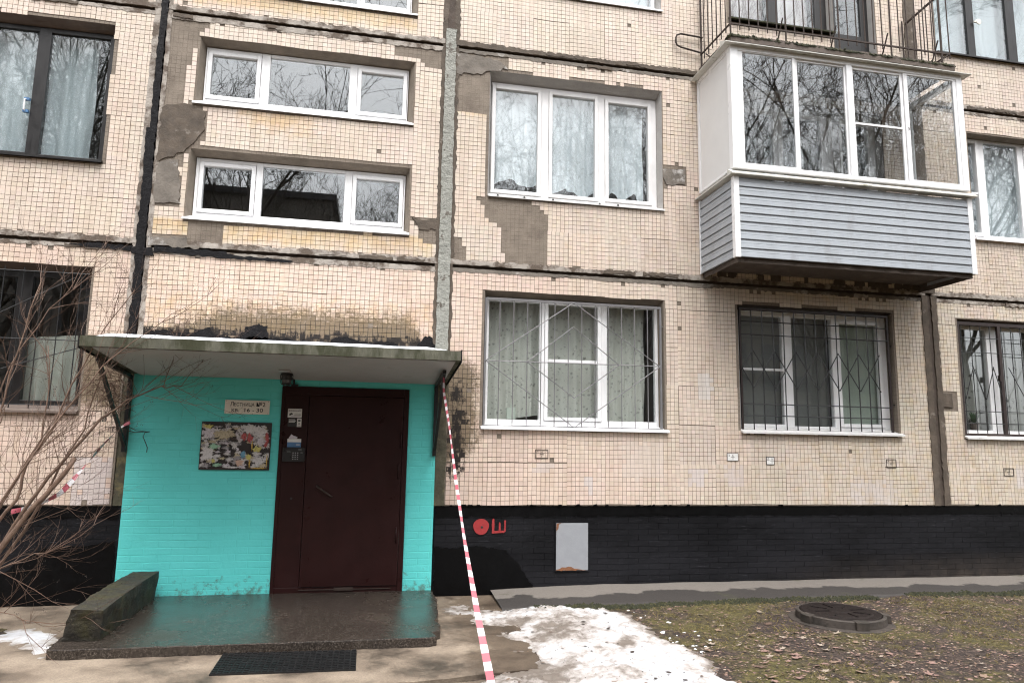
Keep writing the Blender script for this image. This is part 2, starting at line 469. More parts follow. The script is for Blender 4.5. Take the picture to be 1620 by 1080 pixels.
def mat_tiles():
    mt, n, l, out = nt('glazed_mosaic_tile')
    a = n.new('ShaderNodeAttribute'); a.attribute_name = 'col'
    st = n.new('ShaderNodeAttribute'); st.attribute_name = 'stain'
    sep = n.new('ShaderNodeSeparateColor'); l.new(st.outputs['Color'], sep.inputs['Color'])
    p = pos(n, l)
    fine = nz(n, l, p, 34, 6, .7); mid = nz(n, l, p, 7, 5, .65); drip = nz(n, l, pos(n, l, (1,1,.35)), 26, 6, .75)
    c = a.outputs['Color']
    c = mix(n, l, 1.0, c, ramp(n, l, nz(n, l, p, 1.7, 4), [(.3, (.95,.93,.92)), (.7, (1.0,1.0,1.0))]), 'MULTIPLY')
    c = mix(n, l, 1.0, c, ramp(n, l, nz(n, l, pos(n, l, (5,1,.6)), 2.2, 5), [(.35, (.90,.88,.85)), (.6, (1,1,1))]), 'MULTIPLY')
    def fac(ch, tex, lo, hi):
        mlt = n.new('ShaderNodeMath'); mlt.operation = 'ADD'
        l.new(sep.outputs[ch], mlt.inputs[0]); l.new(tex, mlt.inputs[1])
        return ramp(n, l, mlt.outputs[0], [(lo, 0), (hi, 1)])
    och = mix(n, l, 1.0, c, (.95,.84,.62), 'MULTIPLY')
    c = mix(n, l, fac('Blue', mid, .62, 1.0), c, och)
    mos = mix(n, l, fine, (.030,.022,.009), (.15,.108,.052))
    mf = n.new('ShaderNodeMath'); mf.operation = 'MULTIPLY'; mf.inputs[1].default_value = .82
    l.new(fac('Red', fine, .70, 1.08), mf.inputs[0])
    c = mix(n, l, mf.outputs[0], c, mos)
    c = mix(n, l, fac('Green', drip, .86, 1.02), c, (.018,.014,.012))
    b = n.new('ShaderNodeBsdfPrincipled')
    l.new(c, b.inputs['Base Color'])
    b.inputs['Roughness'].default_value = .42
    b.inputs['Specular IOR Level'].default_value = .4
    l.new(bumpn(n, l, nz(n, l, p, 24, 3), .12, .01), b.inputs['Normal'])
    l.new(b.outputs['BSDF'], out.inputs['Surface'])
    return mt
M['tiles'] = mat_tiles()

def mat_snow():
    mt, n, l, out = nt('dirty_snow')
    p = pos(n, l)
    at = n.new('ShaderNodeAttribute'); at.attribute_name = 'dirt'
    mid = nz(n, l, p, 9, 6, .7)
    ad = n.new('ShaderNodeMath'); ad.operation = 'ADD'
    l.new(at.outputs['Fac'], ad.inputs[0]); l.new(mid, ad.inputs[1])
    c = ramp(n, l, ad.outputs[0], [(.47, (.52,.53,.555)), (.64, (.37,.34,.32)), (.82, (.15,.125,.105))])
    sp = ramp(n, l, nz(n, l, p, 70, 5, .8), [(.62, 1), (.70, .35)])
    c = mix(n, l, .8, c, sp, 'MULTIPLY')
    b = n.new('ShaderNodeBsdfPrincipled'); l.new(c, b.inputs['Base Color'])
    b.inputs['Roughness'].default_value = .55
    b.inputs['Subsurface Weight'].default_value = 0.0
    l.new(bumpn(n, l, nz(n, l, p, 55, 6, .75), .5, .02), b.inputs['Normal'])
    l.new(b.outputs['BSDF'], out.inputs['Surface'])
    return mt
M['snow'] = mat_snow()
M['roofsnow'] = mat('clean_wet_snow', (.70,.72,.75), .6, .04, 12, .4, 50)
M['ice'] = mat('grey_slush_ice', (.45,.45,.46), .25, .25, 5, .4, 20, col2=(.20,.17,.14), thr=(.5,.62), s2=4, rvar=.15)

def mat_ground():
    mt, n, l, out = nt('lawn_soil')
    p = pos(n, l)
    a = nz(n, l, p, .8, 5, .6, .5); f = nz(n, l, p, 26, 7, .75); g = nz(n, l, p, 5, 6, .7)
    soil = ramp(n, l, f, [(.36, (.010,.0065,.005)), (.52, (.040,.025,.019)), (.64, (.115,.08,.062))])
    moss = ramp(n, l, f, [(.36, (.022,.018,.005)), (.54, (.088,.074,.018)), (.68, (.17,.14,.038))])
    k = n.new('ShaderNodeMath'); k.operation = 'MULTIPLY_ADD'; k.inputs[1].default_value = .45
    l.new(g, k.inputs[0]); l.new(a, k.inputs[2])
    c = mix(n, l, ramp(n, l, k.outputs[0], [(.70, 0), (.82, .9)]), soil, moss)
    b = n.new('ShaderNodeBsdfPrincipled'); l.new(c, b.inputs['Base Color']); b.inputs['Roughness'].default_value = .9
    l.new(bumpn(n, l, f, .9, .03), b.inputs['Normal'])
    l.new(b.outputs['BSDF'], out.inputs['Surface'])
    return mt
M['ground'] = mat_ground()

def mat_path():
    mt, n, l, out = nt('sandy_concrete')
    p = pos(n, l)
    g = nz(n, l, p, 1.3, 6, .65); f = nz(n, l, p, 80, 6, .8); h = nz(n, l, p, 5, 5, .65)
    c = ramp(n, l, g, [(.38, (.070,.055,.042)), (.5, (.20,.155,.115)), (.62, (.30,.24,.18))])
    c = mix(n, l, 1.0, c, ramp(n, l, f, [(.3, .55), (.6, 1.0)]), 'MULTIPLY')
    c = mix(n, l, ramp(n, l, h, [(.58, 0), (.7, .55)]), c, (.10,.08,.06))
    sp = n.new('ShaderNodeSeparateXYZ'); l.new(p, sp.inputs[0])
    q = n.new('ShaderNodeMath'); q.operation = 'MULTIPLY_ADD'; q.inputs[1].default_value = 1.1
    l.new(nz(n, l, p, 2.4, 5, .65), q.inputs[0]); l.new(sp.outputs['X'], q.inputs[2])
    mr = n.new('ShaderNodeMapRange'); mr.inputs['From Min'].default_value = 1.25; mr.inputs['From Max'].default_value = 1.50
    l.new(q.outputs[0], mr.inputs['Value'])
    c = mix(n, l, mr.outputs[0], c, mix(n, l, 1.0, c, (.42,.38,.34), 'MULTIPLY'))      # meltwater from the snow
    b = n.new('ShaderNodeBsdfPrincipled'); l.new(c, b.inputs['Base Color'])
    l.new(ramp(n, l, g, [(.35, .35), (.6, .85)]), b.inputs['Roughness'])
    l.new(bumpn(n, l, f, .5, .012), b.inputs['Normal'])
    l.new(b.outputs['BSDF'], out.inputs['Surface'])
    return mt
M['path'] = mat_path()

def mat_porch():
    mt, n, l, out = nt('wet_concrete')
    p = pos(n, l)
    g = nz(n, l, p, 1.6, 5, .65); f = nz(n, l, p, 70, 6, .8)
    c = ramp(n, l, f, [(.38, (.012,.009,.0075)), (.53, (.036,.029,.024)), (.62, (.115,.095,.08))])
    c = mix(n, l, ramp(n, l, g, [(.45, 0), (.7, .35)]), c, (.06,.044,.032))
    b = n.new('ShaderNodeBsdfPrincipled'); l.new(c, b.inputs['Base Color'])
    l.new(ramp(n, l, g, [(.35, .10), (.65, .34)]), b.inputs['Roughness'])
    l.new(bumpn(n, l, f, .32, .007), b.inputs['Normal'])
    l.new(b.outputs['BSDF'], out.inputs['Surface'])
    return mt
M['porch'] = mat_porch()

def mat_apron():
    mt, n, l, out = nt('apron_concrete')
    g = n.new('ShaderNodeNewGeometry')
    sp = n.new('ShaderNodeSeparateXYZ'); l.new(g.outputs['Position'], sp.inputs[0])
    p = g.outputs['Position']
    w = nz(n, l, pos(n, l, (.9,.6,1)), 1.6, 5, .6)
    k = n.new('ShaderNodeMath'); k.operation = 'MULTIPLY_ADD'; k.inputs[1].default_value = .9
    l.new(w, k.inputs[0]); l.new(sp.outputs['Y'], k.inputs[2])     # y + .9*noise
    wet = ramp(n, l, k.outputs[0], [(.085, 0), (.125, 1)])
    f = nz(n, l, p, 45, 6, .75)
    dry = ramp(n, l, f, [(.3, (.11,.096,.083)), (.7, (.165,.147,.13))])
    wetc = ramp(n, l, f, [(.3, (.020,.017,.015)), (.7, (.040,.034,.031))])
    c = mix(n, l, wet, wetc, dry)
    c = mix(n, l, ramp(n, l, nz(n, l, p, 2.2, 5, .7), [(.60, 0), (.68, .8)]), c, (.05,.05,.022))
    b = n.new('ShaderNodeBsdfPrincipled'); l.new(c, b.inputs['Base Color']); b.inputs['Roughness'].default_value = .7
    l.new(bumpn(n, l, f, .4, .01), b.inputs['Normal'])
    l.new(b.outputs['BSDF'], out.inputs['Surface'])
    return mt
M['apron'] = mat_apron()

def mat_beam():
    mt, n, l, out = nt('mossy_old_concrete')
    p = pos(n, l)
    f = nz(n, l, p, 40, 6, .75); g = nz(n, l, p, 4, 5, .65)
    c = ramp(n, l, f, [(.38, (.012,.010,.007)), (.55, (.026,.022,.015)), (.68, (.06,.05,.036))])
    c = mix(n, l, ramp(n, l, g, [(.48, 0), (.62, .85)]), c, mix(n, l, f, (.018,.017,.006), (.06,.052,.018)))
    b = n.new('ShaderNodeBsdfPrincipled'); l.new(c, b.inputs['Base Color']); b.inputs['Roughness'].default_value = .75
    l.new(bumpn(n, l, f, .6, .02), b.inputs['Normal'])
    l.new(b.outputs['BSDF'], out.inputs['Surface'])
    return mt
M['beam'] = mat_beam()

# ------------------------------------------------------------------ the ground
def fbm(x, y, s, o=4, seed=0):
    return mnoise.fractal(Vector((x*s+seed, y*s-seed, seed*.37)), 1.0, 2.0, o)

PATH_EDGE = [(1.47,.0),(1.44,-.55),(1.40,-1.25),(1.385,-1.9),(1.36,-2.55)]
def ground_z(x, y):
    h = 0.0
    if x > 1.2:
        h = .02*fbm(x, y, .9, 4, 3) + .012*fbm(x, y, 6, 3, 5) + .02
        h += .012*max(0, min(1, (y+1.6)/.9))*max(0, min(1, (x-1.6)/.8))
        e = max(0, min(1, (x-1.2)/.5))
        h = h*e - .03*(1-e)
    else:
        h = -.03
    return h
def grid(xs, ys, fz):
    mb = MB()
    nx, ny = len(xs), len(ys)
    mb.v = [(x, y, fz(x, y)) for y in ys for x in xs]
    mb.f = [(j*nx+i, j*nx+i+1, (j+1)*nx+i+1, (j+1)*nx+i) for j in range(ny-1) for i in range(nx-1)]
    mb.m = [0]*len(mb.f)
    return mb
xs = [-600,-200,-80,-40,-20,-10,-6,-3,-1,.5] + [1.0+.06*i for i in range(150)] + [10.5,12,15,20,40,80,200,600]
ys = [-600,-200,-80,-40,-20,-12,-9,-7,-6,-5.4] + [-5.0+.06*i for i in range(84)] + [.3,2,12,40,200,600]
obj('ground', grid(xs, ys, ground_z), M['ground'], kind='structure', smooth=True, base=False)

mb = MB()
out_l = [(-9,.0)] + [(-9,-2.75),(-4,-2.75),(-1.2,-2.78),(.38,-2.72),(1.0,-2.62)] + PATH_EDGE[::-1]
mb.plate_xy(jag(out_l, .12, .012, 3), -.05, .004)
obj('concrete_path', mb, M['path'], kind='structure', base=False)
mb = MB()
mb.plate_xy(jag([(-30,-2.80),(-30,-6.9),(2.2,-6.9),(1.9,-4.2),(1.45,-2.95),(.95,-2.70),(.38,-2.76),(-1.2,-2.81),(-4,-2.79)], .15, .012, 4), -.07, -.012)
obj('yard_pavement', mb, M['path'], kind='structure', base=False)

mb = MB()
mb.plate_xy(jag([(-3.95,-1.6),(-3.1,-1.65),(-3.02,-1.1),(-3.1,-.85),(-3.9,-.9)], .06, .03, 12), -.02, .010)
obj('soil_bed', mb, M['ground'], kind='structure', base=False)

# blind strip of concrete along the plinth
def apron_z(x, y):
    t = min(1, -y/.85)
    return .085 - .045*t + .008*fbm(x, y, 1.5, 4, 9) + (.0 if x > 2.2 else -.035*min(1,(2.2-x)/.9))
xs = [1.36+.07*i for i in range(185)]
ys = [.05,0,-.1,-.2,-.3,-.4,-.5,-.6,-.68]
mb = grid(xs, ys[::-1], apron_z)
nx = len(xs)
edge = [(x, -.72-.06*mnoise.noise(Vector((x*1.7,3,0)))-.10*math.exp(-((x-3.0)/1.4)**2), -.04) for x in xs]
b = len(mb.v); mb.v += [(x, y, apron_z(x, y)-.01) for x, y, z in edge] + edge
for i in range(nx-1):
    mb.f.append((b+i, b+i+1, i+1, i)); mb.m.append(0)
    mb.f.append((b+nx+i, b+nx+i+1, b+i+1, b+i)); mb.m.append(0)
obj('blind_area_pavement', mb, M['apron'], kind='structure', smooth=True, base=False)

# moss along the outer edge of the strip
mb = MB()
r = random.Random(5)
for i in range(8000):
    x = r.uniform(1.7, 10.5)
    w = .085+.05*(mnoise.noise(Vector((x*2.1, 7, 0)))+.4)
    if mnoise.noise(Vector((x*.9, 1.3, 0))) < -.42: continue
    y0 = -.74-.06*mnoise.noise(Vector((x*1.7,3,0)))-.10*math.exp(-((x-3.0)/1.4)**2)
    y = y0 + r.gauss(0, .35)*w
    s = r.uniform(.010, .026)
    z = max(.035, ground_z(x, y)) + r.uniform(-.006, .022)
    mb.add([(x-s,y-s*.7,z-.02),(x+s,y-s*.8,z-.02),(x+s*.9,y+s,z-.02),(x-s,y+s*.9,z-.02),(x+r.uniform(-.6,.6)*s,y+r.uniform(-.5,.5)*s,z+s*r.uniform(.1,.5))],
           [(0,1,4),(1,2,4),(2,3,4),(3,0,4)])
obj('edge_moss', mb, M['moss'], kind='stuff', label='dark green moss along the outer edge of the concrete strip', cat='moss', base=False)

# ------------------------------------------------------------------ the apartment house
bld = thing('apartment_building', (2.5, 0, 0), 'cream mosaic tiled panel apartment block with a black plinth and turquoise entrance wall', 'building')
PX = [(-6.6,-2.63),(-2.515,.64),(.80,7.24),(7.36,13.9)]
PZ = [(.98,3.725),(3.775,6.505),(6.56,9.30)]
OPEN = {   # openings per (column, storey)
 (0,0): [(-5.2,-3.04,1.93,3.485)], (0,1): [(-5.2,-3.06,4.645,6.28)], (0,2): [(-5.2,-3.06,7.42,9.05)],
 (1,1): [(-2.16,.29,5.455,6.265),(-2.165,.285,4.085,4.91)], (1,2): [(-2.16,.295,6.865,7.68),(-2.16,.295,8.23,9.04)],
 (2,0): [(1.217,3.475,1.875,3.482),(4.475,6.72,1.885,3.495)],
 (2,1): [(1.22,3.485,4.65,6.275),(4.48,6.07,4.65,6.28),(6.075,6.74,3.93,6.28)],
 (2,2): [(1.22,3.50,7.39,9.05),(4.48,6.07,7.40,9.05),(6.075,6.74,6.68,9.05)],
 (3,0): [(7.73,10.0,1.88,3.47)], (3,1): [(8.13,10.0,4.63,6.19)], (3,2): [(7.73,10.0,7.366,9.05)],
}
PATCH = {
 (1,1): [[(-2.52,6.55),(-2.061,6.49),(-2.056,6.42),(-2.153,6.343),(-2.16,6.247),(-2.191,6.118),(-2.255,6.078),(-2.257,5.922),(-2.272,5.766),(-2.266,5.445),(-2.173,5.455),(-2.01,5.352),(-2.018,5.184),(-2.05,4.991),(-2.175,4.881),(-2.236,4.815),(-2.262,4.634),(-2.241,4.452),(-2.223,4.234),(-2.60,4.209)],
         [(-2.112,4.075),(-1.747,4.061),(-1.746,3.70),(-2.09,3.70),(-2.117,3.879),(-2.60,3.871),(-2.60,3.70),(-2.1,3.70)],
         [(.003,6.60),(.70,6.60),(.70,6.226),(.409,6.232),(.297,6.334),(.046,6.342)],
         [(.313,4.293),(.70,4.279),(.70,4.032),(.547,3.987),(.434,4.033),(.392,4.168)]],
 (2,1): [[(.70,6.60),(1.476,6.60),(1.462,6.299),(1.214,6.284),(1.204,5.666),(.70,5.669)],
         [(1.073,4.608),(1.25,4.647),(1.75,4.62),(1.921,4.495),(1.986,4.428),(1.991,3.91),(1.944,3.80),(1.461,3.80),(1.419,3.988),(1.375,4.244),(1.193,4.404),(1.176,4.505)],
         [(3.484,5.25),(3.832,5.257),(3.818,4.999),(3.484,4.96)],
         [(.70,4.083),(.896,4.09),(.96,3.955),(.965,3.70),(.70,3.70)]],
 (3,0): [[(7.3,2.498),(7.628,2.492),(7.623,2.213),(7.3,2.189)]],
}
PALE = [ # painted-over rectangles: x0,x1,z0,z1,colour,strength
 (-3.02,-2.66,.97,1.47,(.60,.55,.55),.75),(2.93,3.43,1.31,1.72,(.62,.545,.49),.65),(3.765,3.99,1.20,1.43,(.60,.55,.55),.7),(4.25,4.475,1.22,1.45,(.60,.53,.51),.7),
 (5.96,6.63,.97,1.28,(.61,.56,.54),.75),(1.84,2.07,1.34,1.48,(.60,.53,.50),.7),(2.477,2.554,1.12,1.34,(.60,.55,.54),.8),(3.92,4.09,2.28,2.565,(.66,.63,.61),.8),(8.48,9.0,1.20,1.5,(.61,.56,.54),.75)]
MISSING = [(7.02,2.7)]

def inpoly(px, pz, poly):
    c = np.zeros(px.shape, bool)
    n = len(poly)
    for i in range(n):
        x1, z1 = poly[i]; x2, z2 = poly[(i+1) % n]
        if z1 == z2: continue
        t = ((z1 > pz) != (z2 > pz)) & (px < (x2-x1)*(pz-z1)/(z2-z1)+x1)
        c ^= t
    return c

def sst(a, b, x):
    t = np.clip((x-a)/(b-a), 0, 1); return t*t*(3-2*t)

def stains(x, z):
    moss = sst(3.42, 2.84, z)*sst(-2.6,-1.5,x)*sst(.66,.25,x)*(z > 2.3)*.66 + sst(3.0,2.82,z)*(x>-2.55)*(x<.66)*(z>2.3)*.25
    moss = moss + .60*sst(1.42,.95,x)*(x>.75)*sst(2.75,2.45,z)*sst(1.35,1.75,z) + .30*sst(1.15,.80,x)*(x>.75)*sst(1.0,1.3,z)*sst(2.9,2.6,z)
    moss = moss + .62*sst(-3.35,-2.95,x)*(x<-2.6)*sst(1.80,2.15,z)*sst(2.95,2.5,z)
    mold = .54*np.exp(-((x-.93)/.15)**2)*sst(1.05,1.4,z)*sst(2.65,2.25,z)
    mold = mold + .36*sst(-3.05,-2.8,x)*(x<-2.6)*sst(1.4,1.8,z)*sst(2.15,1.9,z)
    mold = mold + .52*sst(3.0,2.80,z)*(x>-2.55)*(x<.66)*(z>2.3)
    och = .55*np.exp(-((x+1.25)/.45)**2)*sst(5.0,5.4,z)*(z<5.46) + .42*(x>-2.5)*(x<.6)*sst(3.75,3.95,z)*(z<4.09)
    och = och + .45*(x>-2.4)*(x<.3)*sst(6.58,6.75,z)*(z<6.87)
    och = och + .75*(x>.78)*(x<1.23)*sst(5.6,5.8,z)*(z<6.3)
    och = och + .25*sst(3.5,3.1,z)*sst(2.7,2.9,z)*(x>-2.55)*(x<.66)
    och = och + .16*sst(3.1,6.0,x)*(z<3.7) + .08*(z>3.7)*(z<6.5)*(x>1)
    return moss, mold, och

def tile_panel(parent, x0, x1, z0, z1, openings, patches, seed):
    g = np.random.default_rng(seed)
    p = .0522; nmat = 9
    nx = int((x1-x0)/p); nzr = int((z1-z0)/p)
    px = (x1-x0)/nx; pz = (z1-z0)/nzr
    I, J = np.meshgrid(np.arange(nx), np.arange(nzr))
    I = I.ravel(); J = J.ravel()
    cx = x0+(I+.5)*px; cz = z0+(J+.5)*pz
    mi, mj = I//nmat, J//nmat
    nm = (mi.max()+1)*(mj.max()+1); mid = mj*(mi.max()+1)+mi
    ox = g.normal(0, .0016, nm)[mid]; oz = g.normal(0, .0028, nm)[mid]; an = g.normal(0, .0032, nm)[mid]
    mcx = x0+(mi*nmat+nmat/2)*px; mcz = z0+(mj*nmat+nmat/2)*pz
    dx, dz = cx-mcx, cz-mcz
    cx2 = mcx+dx-an*dz+ox; cz2 = mcz+dz+an*dx+oz
    cz2 = cz2 + .0032*np.sin(cx2*(7+seed%5)+seed+J*.31)+g.normal(0, .0005, len(cx2))
    hx, hz = px/2-.0024, pz/2-.0024
    keep = np.ones(len(cx), bool)
    for (a, b_, c, d) in openings:
        keep &= ~((cx2+hx > a+.008) & (cx2-hx < b_-.008) & (cz2+hz > c+.008) & (cz2-hz < d-.008))
    for poly in patches:
        keep &= ~inpoly(cx2, cz2, poly)
    keep &= g.random(len(cx)) > .0018
    keep &= ~(((J <= 0)&(z0 > 1.5)|(J >= nzr-1)) & (g.random(len(cx)) < .07))
    keep &= (cx2+hx < x1+.004) & (cx2-hx > x0-.004)
    I, J, cx2, cz2, an, mid = I[keep], J[keep], cx2[keep], cz2[keep], an[keep], mid[keep]
    n = len(cx2)
    base = np.array([.62, .533, .455])
    matv = 1+g.normal(0, .022, (nm, 1))+g.normal(0, .008, (nm, 3))
    col = base*matv[mid]*(1+g.normal(0, .032, (n,1)))*(1+g.normal(0, .010, (n,3)))
    # the pinker run of tiles under and left of the lace window, greyer yellow ones to the right
    if z1 < 4:
        pk = sst(3.9, 1.2, cx2)[:,None]
        col = col*(1+pk*np.array([.03,-.035,-.045]))
        yl = sst(3.8, 6, cx2)[:,None]
        col = col*(1+yl*np.array([-.03,-.0,.0]))
    grout = np.tile(np.array([.175,.132,.100]), (n,1))*(1+g.normal(0,.12,(n,1)))
    for (a, b_, c, d, pc, k) in PALE:
        e = g.normal(0, .012, n)
        w = ((cx2 > a+e) & (cx2 < b_+e) & (cz2 > c+e) & (cz2 < d+e)) & (g.random(n) > .04)
        col[w] = col[w]*(1-k)+np.array(pc)*k
        grout[w] = grout[w]*.35+np.array(pc)*.65*.8
    yf = -.0014+g.normal(0, .0004, n)
    tx = g.normal(0, .005, n); tz = g.normal(0, .006, n)
    yb = .0016+g.random(n)*.0016
    sx = np.array([-1,1,1,-1]); sz = np.array([-1,-1,1,1])
    V = np.zeros((n, 12, 3))
    for k in range(4):
        lx, lz = sx[k]*hx, sz[k]*hz
        X = cx2+lx-an*lz; Z = cz2+lz+an*lx
        V[:,k,0] = X; V[:,k,2] = Z; V[:,k,1] = yf+tx*lx+tz*lz
        V[:,4+k,0] = X; V[:,4+k,2] = Z; V[:,4+k,1] = .004
        gx, gz = sx[k]*(px/2+.0008), sz[k]*(pz/2+.0008)
        V[:,8+k,0] = cx2+gx-an*gz; V[:,8+k,2] = cz2+gz+an*gx; V[:,8+k,1] = yb
    F = np.array([[0,1,2,3],[0,4,5,1],[1,5,6,2],[2,6,7,3],[3,7,4,0],[8,9,10,11]])
    FA = (np.arange(n)[:,None,None]*12+F[None]).reshape(-1)
    off = np.array(woff(parent))
    V = V.reshape(-1,3)
    mo, ml, oc = stains(V[:,0], V[:,2])
    jt = np.repeat(g.normal(0,.04,n), 12); mo = mo+jt*(mo>.08); ml = ml+np.repeat(g.normal(0,.07,n),12)*(ml>.08)
    # grout takes moss and mould first
    isg = (np.arange(len(V)) % 12) >= 8
    st = np.stack([mo+isg*(mo>.05)*.15, ml+isg*(ml>.03)*.30+isg*np.clip(mo-.15,0,1)*.8, oc, np.ones(len(V))], 1).astype(np.float32)
    me = bpy.data.meshes.new('tiles')
    nf = n*6
    me.vertices.add(len(V)); me.vertices.foreach_set('co', (V-off).ravel())
    me.loops.add(nf*4); me.loops.foreach_set('vertex_index', FA.astype(np.int32))
    me.polygons.add(nf); me.polygons.foreach_set('loop_start', np.arange(0, nf*4, 4, dtype=np.int32))
    me.update(calc_edges=True)
    me.shade_flat()
    at = me.attributes.new('col', 'FLOAT_COLOR', 'FACE')
    fc = np.ones((n, 6, 4), np.float32)
    fc[:,:5,:3] = col[:,None,:]; fc[:,5,:3] = grout
    at.data.foreach_set('color', np.clip(fc,0,1).ravel())
    a2 = me.attributes.new('stain', 'FLOAT_COLOR', 'POINT'); a2.data.foreach_set('color', st.ravel())
    me.materials.append(M['tiles'])
    o = bpy.data.objects.new('tiles', me); COL.objects.link(o); o.parent = parent
    o['kind'] = 'stuff'
    return o

def cut_rect(mb, x0, x1, z0, z1, openings, y0, y1):
    """a wall slab with rectangular openings, as butted boxes"""
    xs = sorted({x0, x1, *[q for o in openings for q in o[:2] if x0 < q < x1]})
    for a, b_ in zip(xs, xs[1:]):
        spans = sorted((o[2], o[3]) for o in openings if o[0] < (a+b_)/2 < o[1])
        z = z0
        for c, d in spans:
            if c > z: mb.box(a, b_, y0, y1, z, c)
            z = max(z, d)
        if z < z1: mb.box(a, b_, y0, y1, z, z1)

for ci, (x0, x1) in enumerate(PX):
    for si, (z0, z1) in enumerate(PZ):
        if (ci, si) == (1,0): z0 = 2.375
        ops = OPEN.get((ci,si), [])
        mb = MB(); cut_rect(mb, x0, x1, z0, z1, ops, .004, .28)
        panel = obj('wall_panel', mb, M['slab'], bld)
        tile_panel(panel, x0+.02, x1-.02, z0+.012, z1-.03, ops, PATCH.get((ci,si), []), ci*10+si)

# backing behind the joints
mb = MB()
for z in (3.75, 6.5325):
    mb.box(-6.6, 13.9, .035, .27, z-.035, z+.035)
for a, b_ in ((-2.63,-2.515),(.64,.80),(7.24,7.36)):
    for c, d in ((.98,3.715),(3.785,6.4975),(6.5675,9.3)):
        mb.box(a+.0005, b_-.0005, .03, .27, c, d)
obj('joint_filler', mb, M['crack'], bld)

# ragged mortar lips along the horizontal joints
def strip_h(x0, x1, zc0, zc1, y0, y1, mt, seed, amp=.016, name='mortar_strip', wob=.5):
    r = random.Random(seed); mb = MB()
    n = max(4, int((x1-x0)/.03))
    top = []; bot = []
    for i in range(n+1):
        x = x0+(x1-x0)*i/n
        k = mnoise.noise(Vector((x*1.9, seed*1.7, 0)))
        top.append((x, zc1+amp*wob*k*1.5+r.uniform(-amp, amp)*.5*(2 if r.random() < .12 else 1)))
        bot.append((x, zc0+r.uniform(-amp, amp)*.25))
    mb.plate_xz(bot+top[::-1], y0, y1)
    return obj(name, mb, mt, bld)
sd = 100
for ci, (x0, x1) in enumerate(PX):
    for z in (3.75, 6.5325):
        sd += 1
        if ci == 2 and z > 6 or ci == 1 and z > 6:
            strip_h(x0-.01, x1+.01, z+.018, z+.075, -.012, .004, M['mortar_light'] if ci == 1 else M['mortar_dark'], sd, .022)
        else:
            strip_h(x0-.01, x1+.01, z+.018, z+.078, -.007, .004, M['mortar_light'], sd, .018)
        strip_h(x0-.01, x1+.01, z-.022, z-.065-(.02 if ci == 1 else 0), -.006, .004, M['mortar_light'] if (ci != 2) else M['mortar_mid'], sd+50, .016)
        # smeared darker repair over the joint, here and there
        r = random.Random(sd)
        for k in range(int((x1-x0)*1.2)):
            xa = r.uniform(x0, x1-.4); L = r.uniform(.15, .5)
            zz = z+r.choice((-.05,.05,.035))
            mb = MB(); mb.plate_xz(jag([(xa,zz-.015),(xa+L,zz-.02),(xa+L,zz+.018),(xa,zz+.022)], .035, .012, sd*7+k), -.015-.0006*k, .0)
            obj('mortar_smear', mb, M['mortar_dark'] if r.random() < .75 else M['mortar_light'], bld)

def strip_v(xc, w0, w1, z0, z1, y0, mt, seed, amp, name, lean=0):
    r = random.Random(seed); mb = MB()
    n = int((z1-z0)/.045); L = []; Rr = []
    for i in range(n+1):
        z = z0+(z1-z0)*i/n; w = w0+(w1-w0)*i/n
        k = mnoise.noise(Vector((z*2.1, seed, 0)))
        c = xc+lean*(z-z0)
        L.append((c-w/2+amp*.5*k+r.uniform(-amp, amp)*.6, z)); Rr.append((c+w/2+amp*.5*k+r.uniform(-amp, amp)*.6, z))
    mb.plate_xz(L+Rr[::-1], y0, .03)
    return obj(name, mb, mt, bld)
# left joint: pale painted margins with a tarred middle
strip_v(-2.640, .06, .07, 2.66, 9.3, -.0045, M['mortar_light'], 11, .009, 'mortar_strip')
strip_v(-2.507, .05, .045, 2.66, 9.3, -.0040, M['mortar_light'], 12, .010, 'mortar_strip')
strip_v(-2.585, .085, .09, 2.66, 5.1, -.016, M['tar'], 13, .020, 'tar_strip')
strip_v(-2.572, .065, .085, 5.05, 9.3, -.014, M['tar'], 14, .014, 'tar_strip')
strip_v(-2.575, .10, .11, .98, 2.40, .012, M['seal_mossy'], 15, .012, 'mossy_mortar_strip')
# middle joint: grey cracked sealant with ragged dark margins
strip_v(.722, .215, .20, 2.50, 9.3, -.0065, M['mortar_dark'], 21, .022, 'mortar_strip')
strip_v(.722, .145, .125, 2.50, 6.75, -.022, M['sealant'], 22, .010, 'sealant_strip')
strip_v(.722, .07, .07, 6.75, 9.3, -.014, M['crack'], 24, .016, 'sealant_strip')
strip_v(.745, .13, .14, .98, 2.46, -.004, M['seal_mossy'], 23, .012, 'mossy_mortar_strip')
# right joint: dark brown with a recessed middle
strip_v(7.228, .09, .09, .98, 3.76, -.013, M['mortar_dark'], 31, .012, 'mortar_strip')
strip_v(7.372, .085, .085, .98, 3.76, -.013, M['mortar_dark'], 32, .012, 'mortar_strip')
strip_v(7.30, .08, .08, .98, 3.76, .004, M['crack'], 33, .004, 'joint_core')
strip_v(7.30, .20, .19, 3.80, 9.3, -.013, M['mortar_dark'], 34, .012, 'mortar_strip')

